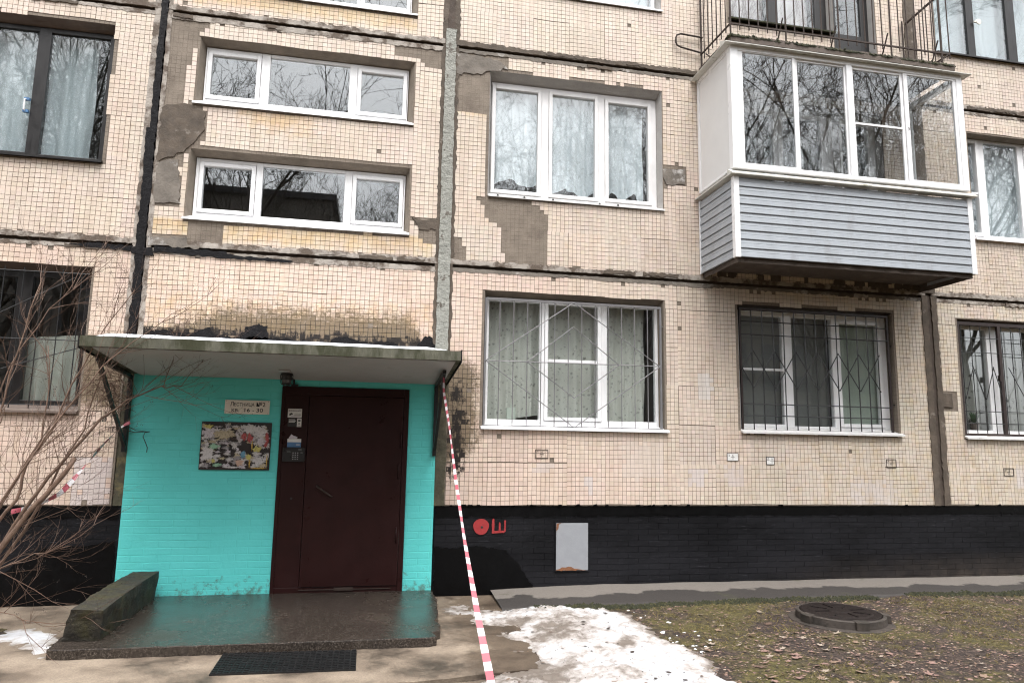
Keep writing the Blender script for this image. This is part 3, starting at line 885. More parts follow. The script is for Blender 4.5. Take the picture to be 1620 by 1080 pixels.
# repair patches of mortar and tar on the panels
def patch(pts, mt, seed, y=-.008, amp=.018, name='mortar_patch', step=.05):
    mb = MB(); mb.plate_xz(jag(pts, step, amp, seed), y, .003)
    return obj(name, mb, mt, bld)
patch([(-2.5,5.36),(-2.28,5.43),(-2.05,5.36),(-2.03,5.2),(-2.10,5.0),(-2.2,4.90),(-2.24,4.85),(-2.5,4.72)], M['mortar_dark'], 41)
patch([(-2.49,4.72),(-2.28,4.78),(-2.25,4.5),(-2.23,4.25),(-2.50,4.24)], M['mortar_mid'], 42)
patch([(.80,6.45),(1.3,6.42),(1.45,6.32),(1.22,6.25),(1.05,6.20),(.80,6.18)], M['mortar_mid'], 43)
patch([(.33,4.30),(.62,4.29),(.63,4.17),(.40,4.18)], M['mortar_dark'], 44)
patch([(3.49,5.20),(3.80,5.24),(3.80,5.02),(3.52,4.99)], M['mortar_mid'], 45, step=.08)
patch([(7.39,2.44),(7.56,2.44),(7.56,2.26),(7.39,2.26)], M['mortar_dark'], 46, y=-.012, amp=.006)
patch([(-2.52,3.86),(-2.14,3.86),(-2.12,3.80),(-1.95,3.79),(-2.0,3.75),(-2.52,3.76)], M['mortar_mid'], 47)
patch([(-1.49,2.70),(-1.47,2.84),(-1.43,2.91),(-1.33,2.945),(-1.22,2.92),(-1.19,2.83),(-1.20,2.70)], M['tar'], 48, amp=.016, name='tar_patch', step=.022)
patch([(.43,2.70),(.47,2.82),(.53,2.90),(.60,2.88),(.65,2.80),(.64,2.70)], M['tar'], 49, amp=.016, name='tar_patch', step=.022)
patch([(-2.45,2.70),(-2.40,2.82),(-2.20,2.83),(-2.0,2.80),(-1.9,2.86),(-1.80,2.88),(-1.74,2.80),(-1.5,2.79),(-1.1,2.80),(-.8,2.78),(-.8,2.70)], M['tar'], 50, amp=.016, name='tar_patch', step=.022)
patch([(-.6,2.70),(-.5,2.83),(-.35,2.84),(-.25,2.80),(.2,2.80),(.3,2.70)], M['tar'], 51, amp=.016, name='tar_patch', step=.022)
patch([(-2.7,3.73),(-2.45,3.74),(-2.45,3.66),(-2.68,3.66)], M['tar'], 52, y=-.018, amp=.02, name='tar_patch')
patch([(-2.45,3.745),(-1.7,3.745),(-1.7,3.71),(-1.2,3.69),(-1.0,3.69),(-1.0,3.665),(-1.6,3.66),(-2.45,3.69)], M['tar'], 53, y=-.018, amp=.012, name='tar_patch')
patch([(-3.3,3.72),(-2.95,3.74),(-2.66,3.73),(-2.68,3.69),(-3.0,3.68)], M['tar'], 54, y=-.018, amp=.014, name='tar_patch')

# rooms behind the windows
mb = MB()
mb.box(-6.6, 13.9, 2.6, 2.75, .5, 9.3)
for z in (.70, 3.62, 6.40, 9.15):
    mb.box(-6.6, 13.9, .29, 2.59, z, z+.14)
for x in (-6.6, -2.62, .67, 4.0, 7.25, 10.3, 13.8):
    for a, b_ in ((.85,3.61),(3.77,6.39),(6.55,9.14)):
        mb.box(x, x+.1, .295, 2.595, a, b_)
obj('interior', mb, M['room'], bld)

# ------------------------------------------------------------------ windows
def window(op, fr, panes, yf=.12, fm='pvc', gm='glass', rm='reveal', sash=.05, sill=None, label=None, depth=.07, transoms=()):
    """op: opening, fr: frame outer rectangle, panes: (x0,x1,z0,z1,sash?)"""
    X0, X1, Z0, Z1 = fr
    mb = MB()
    cols = []
    for (a, b_, c, d, s) in panes:
        e = sash if s else 0.0
        cols.append((a-e, b_+e, c-e, d+e))
    x = X0
    for (a, b_, c, d) in cols:
        if a > x: mb.box(x, a, yf, yf+depth, Z0, Z1)
        if c > Z0: mb.box(a, b_, yf, yf+depth, Z0, c)
        if d < Z1: mb.box(a, b_, yf, yf+depth, d, Z1)
        x = b_
    if x < X1: mb.box(x, X1, yf, yf+depth, Z0, Z1)
    w = obj('window', mb, M[fm], bld, label=label, bevel=.005)
    for (a, b_, c, d, s) in panes:
        if s:
            e = sash; ms = MB(); g = .004
            ms.box(a-e+g, a, yf-.014, yf+depth-.01, c-e+g, d+e-g); ms.box(b_, b_+e-g, yf-.014, yf+depth-.01, c-e+g, d+e-g)
            ms.box(a, b_, yf-.014, yf+depth-.01, c-e+g, c); ms.box(a, b_, yf-.014, yf+depth-.01, d, d+e-g)
            obj('sash', ms, M[fm], w, bevel=.005)
        mp = MB(); mp.box(a-.008, b_+.008, yf+.022, yf+.028, c-.008, d+.008)
        obj('pane', mp, M[gm], w)
    for (a, b_, z, h) in transoms:
        mt_ = MB(); mt_.box(a, b_, yf-.004, yf+.02, z-h/2, z+h/2); obj('transom', mt_, M[fm], w, bevel=.003)
    # splayed plaster reveal, butted against the frame
    a, b_, c, d = op
    yr = yf+.03
    mr = MB()
    y0 = .003
    mr.quad((a,y0,d),(b_,y0,d),(X1,yr,Z1),(X0,yr,Z1)); mr.quad((a,y0,c),(a,y0,d),(X0,yr,Z1),(X0,yr,Z0))
    mr.quad((b_,y0,d),(b_,y0,c),(X1,yr,Z0),(X1,yr,Z1)); mr.quad((b_,y0,c),(a,y0,c),(X0,yr,Z0),(X1,yr,Z0))
    # closing pieces behind the reveal
    mr.box(a, X0, yr, .26, c, d); mr.box(X1, b_, yr, .26, c, d)
    mr.box(X0, X1, yr+.08, .26, Z1, d) if d > Z1 else None
    mr.box(X0, X1, yr+.08, .26, c, Z0) if c < Z0 else None
    obj('reveal', mr, M[rm], w)
    if sill:
        sx0, sx1, sz, proj, mt_ = sill
        t = .022
        ms = MB()
        zb = max(Z0, sz+.02)
        ms.add([(sx0,-proj,sz),(sx1,-proj,sz),(sx1,-proj,sz+t),(sx0,-proj,sz+t),(sx1,yf-.002,zb+.012),(sx0,yf-.002,zb+.012),(sx1,yf-.002,zb-.012),(sx0,yf-.002,zb-.012)],
               [(0,1,2,3),(3,2,4,5),(1,6,4,2),(0,3,5,7),(0,7,6,1),(5,4,6,7)])
        obj('sill', ms, M[mt_], w)
    return w

# stair windows
window((-2.16,.29,5.455,6.265), (-2.115,.225,5.53,6.207), [(-2.045,-1.547,5.62,6.12,1),(-1.397,-.48,5.582,6.171,0),(-.338,.163,5.61,6.119,1)],
       sill=(-2.19,.30,5.437,.03,'pvc'), label='upper of the two full stair windows, white, three panes mirroring bare treetops', rm='reveal')
window((-2.165,.285,4.085,4.91), (-2.123,.238,4.151,4.853), [(-2.036,-1.519,4.255,4.76,1),(-1.395,-.47,4.213,4.815,0),(-.334,.169,4.252,4.764,1)],
       sill=(-2.19,.30,4.078,.03,'pvc'), label='lower white stair window with a dark roofline mirrored in it', rm='reveal')
window((-2.16,.295,6.865,7.68), (-2.115,.228,6.93,7.62), [(-2.045,-1.547,7.02,7.53,1),(-1.397,-.44,7.0,7.58,0),(-.35,.165,7.02,7.53,1)],
       sill=(-2.19,.30,6.86,.03,'pvc'), label='stair window at the top edge, cut off by the frame')
window((-2.16,.295,8.23,9.04), (-2.115,.228,8.29,8.98), [(-2.045,-1.547,8.37,8.9,1),(-1.397,-.44,8.35,8.94,0),(-.35,.165,8.37,8.9,1)], sill=(-2.19,.30,8.22,.03,'pvc'))
# three-part flat windows
w_lace = window((1.22,3.485,4.65,6.275), (1.265,3.455,4.712,6.19), [(1.318,1.862,4.786,6.11,1),(2.054,2.617,4.785,6.11,1),(2.801,3.341,4.792,6.088,1)],
       sill=(1.225,3.50,4.635,.03,'sill_metal'), fm='pvc_old', rm='reveal_grey', yf=.13, label='weathered white three sash window with scalloped lace inside, upper floor')
window((1.22,3.50,7.39,9.05), (1.265,3.46,7.45,8.98), [(1.32,1.9,7.55,8.9,1),(2.06,2.62,7.55,8.9,1),(2.8,3.405,7.52,8.9,1)],
       sill=(1.2,3.51,7.38,.03,'pvc'), rm='reveal_grey', yf=.13)
window((1.217,3.475,1.875,3.482), (1.262,3.445,1.90,3.43), [(1.295,1.921,1.966,3.384,0),(2.026,2.655,2.005,3.373,1),(2.777,3.405,1.973,3.385,0)],
       sill=(1.20,3.51,1.845,.045,'pvc'), rm='reveal', yf=.13, transoms=[(2.03,2.65,2.685,.035)], sash=.045, label='white ground floor window with a grey diamond grille')
window((4.475,6.72,1.885,3.495), (4.535,6.745,1.93,3.45), [(4.59,5.18,1.985,3.385,0),(5.318,5.902,1.968,3.388,0),(6.02,6.59,2.014,3.335,1)],
       sill=(4.47,6.76,1.86,.06,'sill_metal'), rm='brownwood', yf=.15, transoms=[(4.60,5.19,2.685,.03)], label='ground floor window with roller blinds and a black zigzag grille')
window((7.73,10.0,1.88,3.47), (7.80,9.94,1.925,3.41), [(7.86,8.31,1.97,3.36,0),(8.47,9.05,1.97,3.36,0),(9.15,9.88,1.97,3.36,0)],
       sill=(7.72,10.02,1.845,.05,'sill_metal'), rm='sill_brown', yf=.14, label='ground floor window behind brown bars')
window((8.13,10.0,4.63,6.19), (8.15,9.97,4.67,6.17), [(8.215,8.37,4.76,6.11,1),(8.52,9.10,4.735,6.14,0),(9.25,9.9,4.75,6.11,1)],
       sill=(8.11,10.03,4.60,.05,'pvc'), rm='reveal', yf=.13, label='white window just beyond the glazed balcony', transoms=[(8.2,8.38,5.35,.03)])
# dark wooden windows of the top right and the left flats
w_right = window((7.73,10.0,7.366,9.05), (7.76,9.96,7.41,9.0), [(7.84,8.40,7.47,8.92,0),(8.53,9.11,7.47,8.92,0),(9.27,9.9,7.47,8.92,0)],
       fm='darkwood', gm='glass_dim', rm='sill_brown', sill=(7.71,10.02,7.35,.05,'darkwood'), label='dark framed window at the top right corner')
w_left = window((-5.2,-3.06,4.645,6.28), (-5.15,-3.10,4.70,6.22), [(-5.07,-4.58,4.745,6.165,0),(-4.42,-3.885,4.745,6.165,0),(-3.755,-3.15,4.735,6.165,0)],
       fm='darkwood', gm='glass_dim', rm='sill_brown', sill=(-5.22,-3.05,4.635,.05,'darkwood'), yf=.13, label='dark framed window with lace, left upper floor')
window((-5.2,-3.06,7.42,9.05), (-5.15,-3.10,7.48,9.0), [(-5.07,-4.58,7.54,8.92,0),(-4.42,-3.885,7.54,8.92,0),(-3.755,-3.15,7.54,8.92,0)], fm='darkwood', gm='glass_dim', rm='sill_brown')
window((-5.2,-3.04,1.93,3.485), (-5.15,-3.075,1.985,3.42), [(-5.07,-4.58,2.05,3.35,0),(-4.42,-3.80,2.05,3.35,0),(-3.65,-3.13,2.05,3.36,0)],
       fm='darkwood', gm='glass_dim', rm='sill_brown', sill=(-5.22,-3.03,1.915,.05,'sill_brown'), yf=.13, label='dark framed ground floor window behind the shrub')
# flat window and balcony door behind the two balconies
for zz, fm, gm, lb in ((0,'pvc','glass','white window giving on to the glazed balcony'),(2.78,'darkwood','glass_dim','dark framed window giving on to the railed balcony')):
    window((4.48,6.07,4.65+zz if not zz else 7.40,6.28+zz-.01), (4.50,6.05,4.70+zz,6.24+zz), [(4.58,5.145,4.76+zz,6.18+zz,0),(5.29,5.87,4.76+zz,6.18+zz,0)],
           fm=fm, gm=gm, rm='reveal_grey', sill=(4.47,6.06,4.63+zz,.06,'moss' if zz else 'sill_metal'), label=lb)
    window((6.075,6.74,3.93+zz-(.03 if zz else 0),6.28+zz-.01), (6.085,6.72,3.95+zz,6.24+zz), [(6.2,6.60,4.75+zz,6.16+zz,0)], fm=fm, gm=gm, rm='reveal_grey',
           label='glazed balcony door, %s' % ('dark framed' if zz else 'white'))

mb = MB(); mb.tube([(-3.915,.115,5.20),(-3.925,.085,5.215),(-3.925,.085,5.335),(-3.915,.115,5.35)], .008, 6); obj('handle', mb, M['pvc'], w_left, label='white pull handle with blue ends')
mb = MB()
for z in (5.205,5.345): mb.box(-3.94,-3.885,.095,.128,z-.014,z+.014)
obj('handle_mount', mb, M['blue'], w_left)
mb = MB(); mb.lathe([(.042,0),(.045,.006),(.040,.014)], (0,0,0), 18); mb.v = [(x+8.575, .085-z, y+8.02) for x, y, z in mb.v]
mb.box(8.505,8.56,.082,.10,8.008,8.03); obj('dial_thermometer', mb, M['sign'], w_right)
for x in (1.33,1.66,2.02,2.62,2.86):
    mb = MB(); mb.box(x,x+.022,-.036,-.028,4.648,4.664); obj('sill_clip', mb, M['ink'], w_lace)

# ------------------------------------------------------------------ curtains and blinds
def curtain(x0, x1, z0, z1, y, mt, label, folds=7, amp=.03, scallop=None, cat='curtain', group=None, slant=0, seed=0):
    nx, nzz = max(12, folds*8), 10
    mb = MB(); r = random.Random(seed)
    ph = r.uniform(0, 6)
    for j in range(nzz+1):
        t = j/nzz
        for i in range(nx+1):
            s = i/nx
            x = x0+(x1-x0)*s
            zb = z0
            if scallop:
                k = (s*scallop) % 1.0
                zb = z0+.11*(1-abs(2*k-1))**1.0 if scallop > 0 else z0
            zt = z1 - slant*s
            z = zt+(zb-zt)*t
            mb.v.append((x+.008*math.sin(9*t+i), y+amp*math.sin(2*math.pi*folds*s+ph+.6*math.sin(3*t))*(.5+.5*t)+amp*.4*math.sin(17*s+ph), z))
    for j in range(nzz):
        for i in range(nx):
            a = j*(nx+1)+i
            mb.f.append((a, a+1, a+nx+2, a+nx+1)); mb.m.append(0)
    return obj('curtain', mb, M[mt], label=label, cat=cat, group=group, smooth=True)

curtain(-5.1,-3.30,4.72,6.2,.27,'net','white lace curtain behind the dark window at the upper left',9,.035,seed=1)
curtain(-3.72,-3.11,1.98,2.72,.27,'sheet','pale greenish sheet hung over the lower half of the dark barred window',3,.03,seed=2,slant=-.06)
curtain(1.30,2.02,4.87,6.2,.23,'lace','white lace curtain with pointed hem in the weathered window, left sash',4,.03,scallop=1.6,seed=3,group='lace in the weathered window')
curtain(2.04,2.70,4.80,6.2,.23,'lace','white lace curtain with pointed hem in the weathered window, middle sash',5,.03,scallop=1.5,seed=4,group='lace in the weathered window')
curtain(2.74,3.30,4.80,6.2,.23,'lace','white lace curtain gathered in the tilted right sash of the weathered window',4,.03,scallop=2,seed=5,group='lace in the weathered window')
curtain(1.28,2.0,1.93,3.45,.30,'tulle','patterned tulle behind the grey grille, left pane with a card at its foot',5,.025,scallop=.5,seed=6,group='tulle behind the grey grille')
curtain(2.0,2.72,1.98,3.45,.33,'tulle','patterned tulle behind the grey grille, middle sash',4,.025,seed=7,group='tulle behind the grey grille')
curtain(2.73,3.33,1.96,3.45,.30,'tulle','patterned tulle behind the grey grille, right pane',5,.025,seed=8,group='tulle behind the grey grille')
for a, b_, mt_, lb in ((4.56,5.22,'blind_dark','dark grey roller blind, left pane behind the black grille'),(5.26,5.93,'blind_dark','grey roller blind, middle pane behind the black grille'),(5.98,6.64,'blind_green','pale green roller blind, right sash behind the black grille')):
    curtain(a, b_, 1.97, 3.42, .26 if mt_ == 'blind_green' else .30, mt_, lb, 1, .002, cat='blind', group='roller blinds', seed=9)
curtain(7.83,9.9,1.95,3.42,.33,'leafnet','net curtain with a leaf pattern behind the brown grille',11,.03,seed=10)
curtain(8.18,9.9,4.70,6.15,.30,'net','white net curtain in the window beyond the glazed balcony',8,.03,seed=11)
curtain(7.80,9.9,7.44,8.95,.30,'net','thin white curtain in the dark framed window at the upper right',7,.04,seed=12)
curtain(4.55,5.16,7.50,8.95,.28,'pinkcloth','pinkish curtain behind the railing, left pane',4,.03,seed=13,group='pinkish curtains behind the railing')
curtain(5.27,5.86,7.50,8.95,.28,'pinkcloth','pinkish curtain behind the railing, beside the balcony door',4,.03,seed=14,group='pinkish curtains behind the railing')
curtain(1.3,3.42,7.5,8.95,.30,'net','pale curtain in the window at the top edge above the weathered one',8,.03,seed=15)
# things on the window boards
mb = MB(); mb.box(1.545, 1.655, .215, .24, 1.972, 2.11)
mb.plate_xz([(1.585,2.11),(1.615,2.11),(1.61,2.15),(1.59,2.15)], .222, .233)
obj('card_box', mb, M['bottlegrey'], label='small pale green card standing on the window board behind the grille', cat='card', bevel=.003)
mb = MB()
mb.lathe([(.045,0),(.06,.09),(.062,.10)], (8.12,.24,1.975), 14)
pot = obj('houseplant', mb, M['sill_brown'], label='leafy houseplant in a pot behind the brown grille', cat='houseplant')
mb = MB(); r = random.Random(3)
for i in range(26):
    t = r.uniform(0, 6.28); e = r.uniform(.2, 1.2); L = r.uniform(.10, .22)
    a = Vector((8.12,.24,2.07)); d = Vector((math.cos(t)*math.cos(e)*.8, math.sin(t)*math.cos(e)*.25, math.sin(e)))
    sdv = Vector((-math.sin(t), 0, .3)).normalized()*.022
    q = a+d*L*.6; tip = a+d*L
    mb.add([tuple(a), tuple(q+sdv), tuple(tip), tuple(q-sdv)], [(0,1,2,3)])
obj('leaves', mb, mat('houseplant_leaf', (.03,.06,.025), .5, .2, 20, 0), pot, kind='stuff')

# ------------------------------------------------------------------ window grilles
def rods(parent, name, mt, items, r=.006, n=5):
    for it in items:
        mb = MB(); mb.bar(it[0], it[1], r, n); obj(name, mb, mt, parent)

g1 = thing('window_grille', (2.34,.03,1.88), 'grey bar grille with two nested diamonds over the lace ground floor window', 'grille', 'window grilles')
y = .02
mb = MB()
for a, b_, c, d in ((1.228,1.252,1.872,3.40),(3.425,3.449,1.872,3.40)): mb.box(a, b_, y, y+.022, c, d)
for c, d in ((1.872,1.896),(3.376,3.40)): mb.box(1.252, 3.425, y, y+.022, c, d)
obj('frame', mb, M['grille_grey'], g1)
items = []
for i in range(1, 13):
    x = 1.24+i*(2.197/13); items.append(((x, y+.012, 1.89), (x, y+.012, 3.38)))
rods(g1, 'bar', M['grille_grey'], items, .0062)
yd = y-.001
rods(g1, 'crossbar', M['grille_grey'], [((1.25,yd,2.645),(3.43,yd,2.655))], .0062)
D1 = [(2.315,3.39),(3.42,2.65),(2.325,1.885),(1.245,2.645)]; D2 = [(2.31,3.09),(2.89,2.65),(2.325,2.235),(1.745,2.645)]
for D in (D1, D2):
    rods(g1, 'diamond_rod', M['grille_grey'], [((D[i][0],yd-.006,D[i][1]),(D[(i+1) % 4][0],yd-.006,D[(i+1) % 4][1])) for i in range(4)], .0062)
for x, z in ((1.215,2.15),(1.215,3.15),(3.462,2.2),(3.462,3.15)):
    mb = MB(); mb.bar((x,y+.012,z),(x+(.02 if x < 2 else -.02),y+.012,z), .009); mb.bar((x-(.0 if x < 2 else 0),y-.0,z),(x,.06,z), .007); obj('fixing', mb, M['grille_grey'], g1)

g2 = thing('window_grille', (5.6,.04,1.9), 'black grille with a zigzag band across it in front of the roller blinds', 'grille', 'window grilles')
y = .035
mb = MB()
for a, b_ in ((4.512,4.537),(6.655,6.68)): mb.box(a, b_, y, y+.025, 1.888, 3.46)
for c, d in ((1.888,1.913),(3.435,3.46)): mb.box(4.537, 6.655, y, y+.025, c, d)
obj('frame', mb, M['brownwood'], g2)
bars = [4.683+.1522*i for i in range(13)]
rods(g2, 'bar', M['grille_black'], [((x,y+.012,1.91),(x,y+.012,3.44)) for x in bars], .0078)
rods(g2, 'crossbar', M['grille_black'], [((4.53,y,z),(6.66,y,z)) for z in (3.284,3.114,2.232,2.086)], .0075)
ext = [bars[0]-.1522] + bars + [bars[-1]+.1522]
items = []
for i in range(1, len(ext)-2, 2):
    items += [((ext[i],y-.008,2.917),(ext[i+2],y-.008,2.43)), ((ext[i],y-.014,2.43),(ext[i+2],y-.014,2.917))]
items += [((ext[0],y-.014,2.675),(ext[1],y-.014,2.43)),((ext[0],y-.008,2.675),(ext[1],y-.008,2.917))]
rods(g2, 'zigzag_rod', M['grille_black'], items, .0072)
for x, z in ((6.695,3.05),(6.695,2.27)):
    mb = MB(); mb.bar((x-.02,y+.01,z),(x+.03,y+.01,z), .008); obj('fixing', mb, M['grille_black'], g2)

g3 = thing('window_grille', (8.45,.04,1.9), 'two leaf brown steel grille at the right edge with a hinge post', 'grille', 'window grilles')
y = .02
mb = MB()
for a, b_ in ((7.735,7.775),(8.385,8.432)): mb.box(a, b_, y, y+.035, 1.885, 3.44)
for x0_, x1_ in ((7.775,8.385),(8.432,9.08)):
    mb.box(x0_, x1_, y, y+.035, 1.885, 1.925); mb.box(x0_, x1_, y, y+.035, 3.395, 3.44)
mb.box(9.08, 9.12, y, y+.035, 1.885, 3.44)
obj('frame', mb, M['grille_brown'], g3)
items = []
for x0_ in (7.80, 8.455):
    for i in range(4):
        x = x0_+.005+.155*i
        items.append(((x,y+.016,1.91),(x,y+.016,3.41)))
rods(g3, 'bar', M['grille_black'], items, .006)
rods(g3, 'crossbar', M['grille_black'], [((7.77,y+.004,z),(8.40,y+.004,z)) for z in (3.22,3.02,2.22,2.06)]+[((8.43,y+.004,z),(9.09,y+.004,z)) for z in (3.22,3.02,2.22,2.06)], .0055)
rods(g3, 'zigzag_rod', M['grille_black'], [((7.945,y,2.83),(8.115,y,2.38)),((8.115,y-.01,2.38),(8.27,y-.01,2.83)),((8.27,y,2.83),(8.39,y,2.42)),((7.79,y-.01,2.38),(7.945,y-.01,2.83)),((8.52,y,2.83),(8.77,y,2.38)),((8.77,y-.01,2.38),(9.05,y-.01,2.83))], .0058)
mb = MB(); mb.box(8.35,8.385,y-.02,y+.02,2.64,2.72); obj('lock_case', mb, M['grille_brown'], g3)

g4 = thing('window_grille', (-4.1,.04,1.95), 'dark bar grille half hidden behind the bare shrub', 'grille', 'window grilles')
y = .02
rods(g4, 'bar', M['grille_black'], [((x,y,1.95),(x,y,3.44)) for x in [-3.14-.185*i for i in range(11)]], .006)
rods(g4, 'crossbar', M['grille_black'], [((-5.16,y-.008,z),(-3.06,y-.008,z)) for z in (2.68,2.0,3.40)], .006)
rods(g4, 'diagonal_rod', M['grille_black'], [((-4.9,y-.014,1.98),(-3.1,y-.014,2.60)),((-4.3,y-.014,2.68),(-3.2,y-.014,3.35))], .006)

# ------------------------------------------------------------------ plinth of painted brick courses
mb = MB()
mb.box(-6.6, -2.535, .034, .28, -.1, .975); mb.box(.705, 13.9, .034, .28, -.1, .975)
pl = obj('plinth', mb, M['plinth'], bld)
mb = MB(); r = random.Random(9)
for xa, xb in ((-6.6,-2.54),(.71,13.9)):
    for j in range(15):
        z = -.02+j*.0662
        x = xa-(.13 if j % 2 else 0)
        while x < xb:
            a, b_ = max(x, xa), min(x+.252, xb)
            if b_-a > .03:
                yy = .024+r.gauss(0, .0006)
                mb.box(a+.0002, b_-.0002, yy, .0338, z+.0022, z+.0655)
            x += .2545
o = obj('bricks', mb, M['plinth'], pl); o['kind'] = 'stuff'
mb = MB()
mb.plate_xz(jag([(.72,.0),(.72,.53),(.95,.52),(1.05,.54),(1.3,.52),(1.5,.50),(1.62,.40),(1.74,.25),(1.84,.09),(1.85,0)], .03, .012, 61), .0165, .030)
obj('fresh_paint_patch', mb, M['plinth_fresh'], pl)
mb = MB()
mb.plate_xz(jag([(-2.56,.0),(-2.56,.62),(-2.9,.58),(-3.2,.56),(-3.42,.44),(-3.6,.30),(-3.7,.0)], .03, .012, 62), .0165, .030)
obj('fresh_paint_patch', mb, M['plinth_fresh'], pl)
mb = MB()
mb.plate_xz(jag([(-2.56,.85),(-2.56,.973),(-6.0,.973),(-6.0,.90)], .05, .012, 63), .016, .030)
mb.plate_xz(jag([(.72,.86),(.72,.973),(10.2,.973),(10.2,.88)], .05, .012, 64), .016, .030)
obj('fresh_paint_band', mb, M['plinth_fresh'], pl)

mb = MB(); r = random.Random(64)
for i in range(34):
    x = r.uniform(.85, 9.5) if i < 28 else r.uniform(-5, -2.8); w_ = r.uniform(.01, .07)
    mb.plate_xz(jag([(x,.976),(x+w_,.976),(x+w_*.8,.982+r.uniform(.004,.022)),(x+w_*.2,.982+r.uniform(.002,.018))], .015, .003, i), -.0045, .002)
obj('paint_smears', mb, M['plinth_fresh'], pl, kind='stuff')

# ------------------------------------------------------------------ turquoise entrance wall, brick by brick
EX0, EX1, EZ0, EZ1 = -2.522, .69, .06, 2.372
DX0, DX1, DZ0, DZ1 = -1.008, .374, .075, 2.268
mb = MB(); cut_rect(mb, EX0, EX1, EZ0, EZ1, [(DX0, DX1, -1, DZ1)], -.0145, .27)
ew = obj('entrance_wall', mb, M['turq'], bld)
r = random.Random(21)
bricks = []
z = EZ0; j = 0
while z+.05 < EZ1:
    zt = min(z+.0665, EZ1)
    x = EX0-(.127 if j % 2 else 0)
    while x < EX1:
        a, b_ = max(x, EX0), min(x+.25, EX1)
        segs = [(a, b_)]
        if z < DZ1-.02:
            segs = []
            if a < DX0: segs.append((a, min(b_, DX0)))
            if b_ > DX1: segs.append((max(a, DX1), b_))
        for s0, s1 in segs:
            if s1-s0 > .02:
                g = .0013
                yy = -.0165+r.gauss(0, .0005)
                cz = zt if not (z < DZ1 < zt and s1 > DX0 and s0 < DX1) else DZ1
                lo = z+g
                if z < DZ1 < zt and s1 > DX0 and s0 < DX1: lo = DZ1
                cz = zt-g
                if cz-lo > .01:
                    bricks.append((s0+g, s1-g, yy, lo+r.gauss(0,.0006), cz+r.gauss(0,.0006)))
        x += .2545
    z += .0712; j += 1
bricks.sort(key=lambda q: -(q[1]-q[0])*(q[4]-q[3]))
rest = MB()
def brick_mesh(mb, q):
    a, b_, yy, c, d = q; e = .0020
    mb.add([(a,-.0144,c),(b_,-.0144,c),(b_,-.0144,d),(a,-.0144,d),(a+e,yy,c+e),(b_-e,yy,c+e),(b_-e,yy,d-e),(a+e,yy,d-e)],
           [(0,1,5,4),(1,2,6,5),(2,3,7,6),(3,0,4,7),(4,5,6,7)])
for i, q in enumerate(bricks):
    if i < 298:
        mb = MB(); brick_mesh(mb, q); obj('brick', mb, M['turq'], ew)
    else: brick_mesh(rest, q)
if rest.v:
    o = obj('bricks', rest, M['turq'], ew); o['kind'] = 'stuff'

# ------------------------------------------------------------------ the steel door
mb = MB()
y0, y1 = -.034, .06
mb.box(DX0, DX0+.035, y0, y1, DZ0, DZ1); mb.box(.318, DX1, y0, y1, DZ0, DZ1)
mb.box(DX0+.035, .318, y0, y1, 2.175, DZ1); mb.box(DX0+.035, .318, y0+.008, y1, DZ0, .135)
door = obj('door', mb, M['door'], bld, bevel=.004, label='dark brown steel entrance door')
mb = MB(); mb.box(-.973, -.716, -.026, .05, .135, 2.175); obj('side_panel', mb, M['door'], door, bevel=.003)
mb = MB(); mb.box(-.711, .314, -.040, .05, .139, 2.171); leaf = obj('leaf', mb, M['door'], door, bevel=.004)
mb = MB(); mb.tube([(-.585,-.04,1.195),(-.580,-.075,1.19),(-.425,-.078,1.085),(-.420,-.04,1.08)], [.009,.011,.011,.009], 8); obj('handle', mb, M['rust'], leaf, smooth=True)
for z in (1.70,1.36,.67):
    mb = MB(); mb.tube([(.302 if z > 1.5 else .285,-.047,z-.085),(.302 if z > 1.5 else .285,-.047,z+.085)], .009, 8); obj('hinge', mb, M['door'], leaf, smooth=True)
mb = MB(); mb.lathe([(.012,0),(.012,.004)], (0,0,0), 12); mb.v = [(x-.845, -.030-z, y+1.06) for x, y, z in mb.v]; obj('keyhole', mb, M['ink'], door)
mb = MB(); mb.box(-.72,.25,-.036,-.025,.105,.112); mb.box(-.35,-.15,-.044,-.02,.098,.128); obj('threshold_wear', mb, M['rust'], door)

# ------------------------------------------------------------------ entrance canopy
can = thing('entrance_canopy', (-.9,-.65,2.345), 'mossy concrete slab canopy with a white underside over the brown entrance door', 'canopy')
CX0, CX1, CYF = -2.56, .79, -1.37
def cz_at(y): return 2.345 + (-y/1.37)*.118
mb = MB()
n = 40
fr_t = []
for i in range(n+1):
    x = CX0+(CX1-CX0)*i/n
    fr_t.append(x)
vs = []; fs = []
for x in fr_t:
    jz = rnd.uniform(-.004,.004); jy = rnd.uniform(-.006,.006)
    vs += [(x,CYF+jy,cz_at(CYF)+.004),(x,CYF+jy,cz_at(CYF)+.098+jz),(x,-.006,cz_at(0)+.100),(x,-.006,cz_at(0)+.004)]
for i in range(n):
    a = i*4; b_ = a+4
    fs += [(a,b_,b_+1,a+1),(a+1,b_+1,b_+2,a+2),(a+3,b_+3,b_,a)]
fs += [(0,1,2,3),(n*4+3,n*4+2,n*4+1,n*4)]
mb.add(vs, fs)
obj('slab', mb, M['concrete'], can)
mb = MB()
mb.add([(CX0+.10,CYF+.02,cz_at(CYF)+.001),(CX1-.05,CYF+.02,cz_at(CYF)+.001),(CX1-.05,-.02,cz_at(0)+.001),(CX0+.10,-.02,cz_at(0)+.001),
        (CX0+.10,CYF+.02,cz_at(CYF)-.006),(CX1-.05,CYF+.02,cz_at(CYF)-.006),(CX1-.05,-.02,cz_at(0)-.006),(CX0+.10,-.02,cz_at(0)-.006)],
       [(7,6,5,4),(0,1,5,4),(1,2,6,5),(2,3,7,6),(3,0,4,7)])
obj('soffit', mb, M['whitewash'], can)
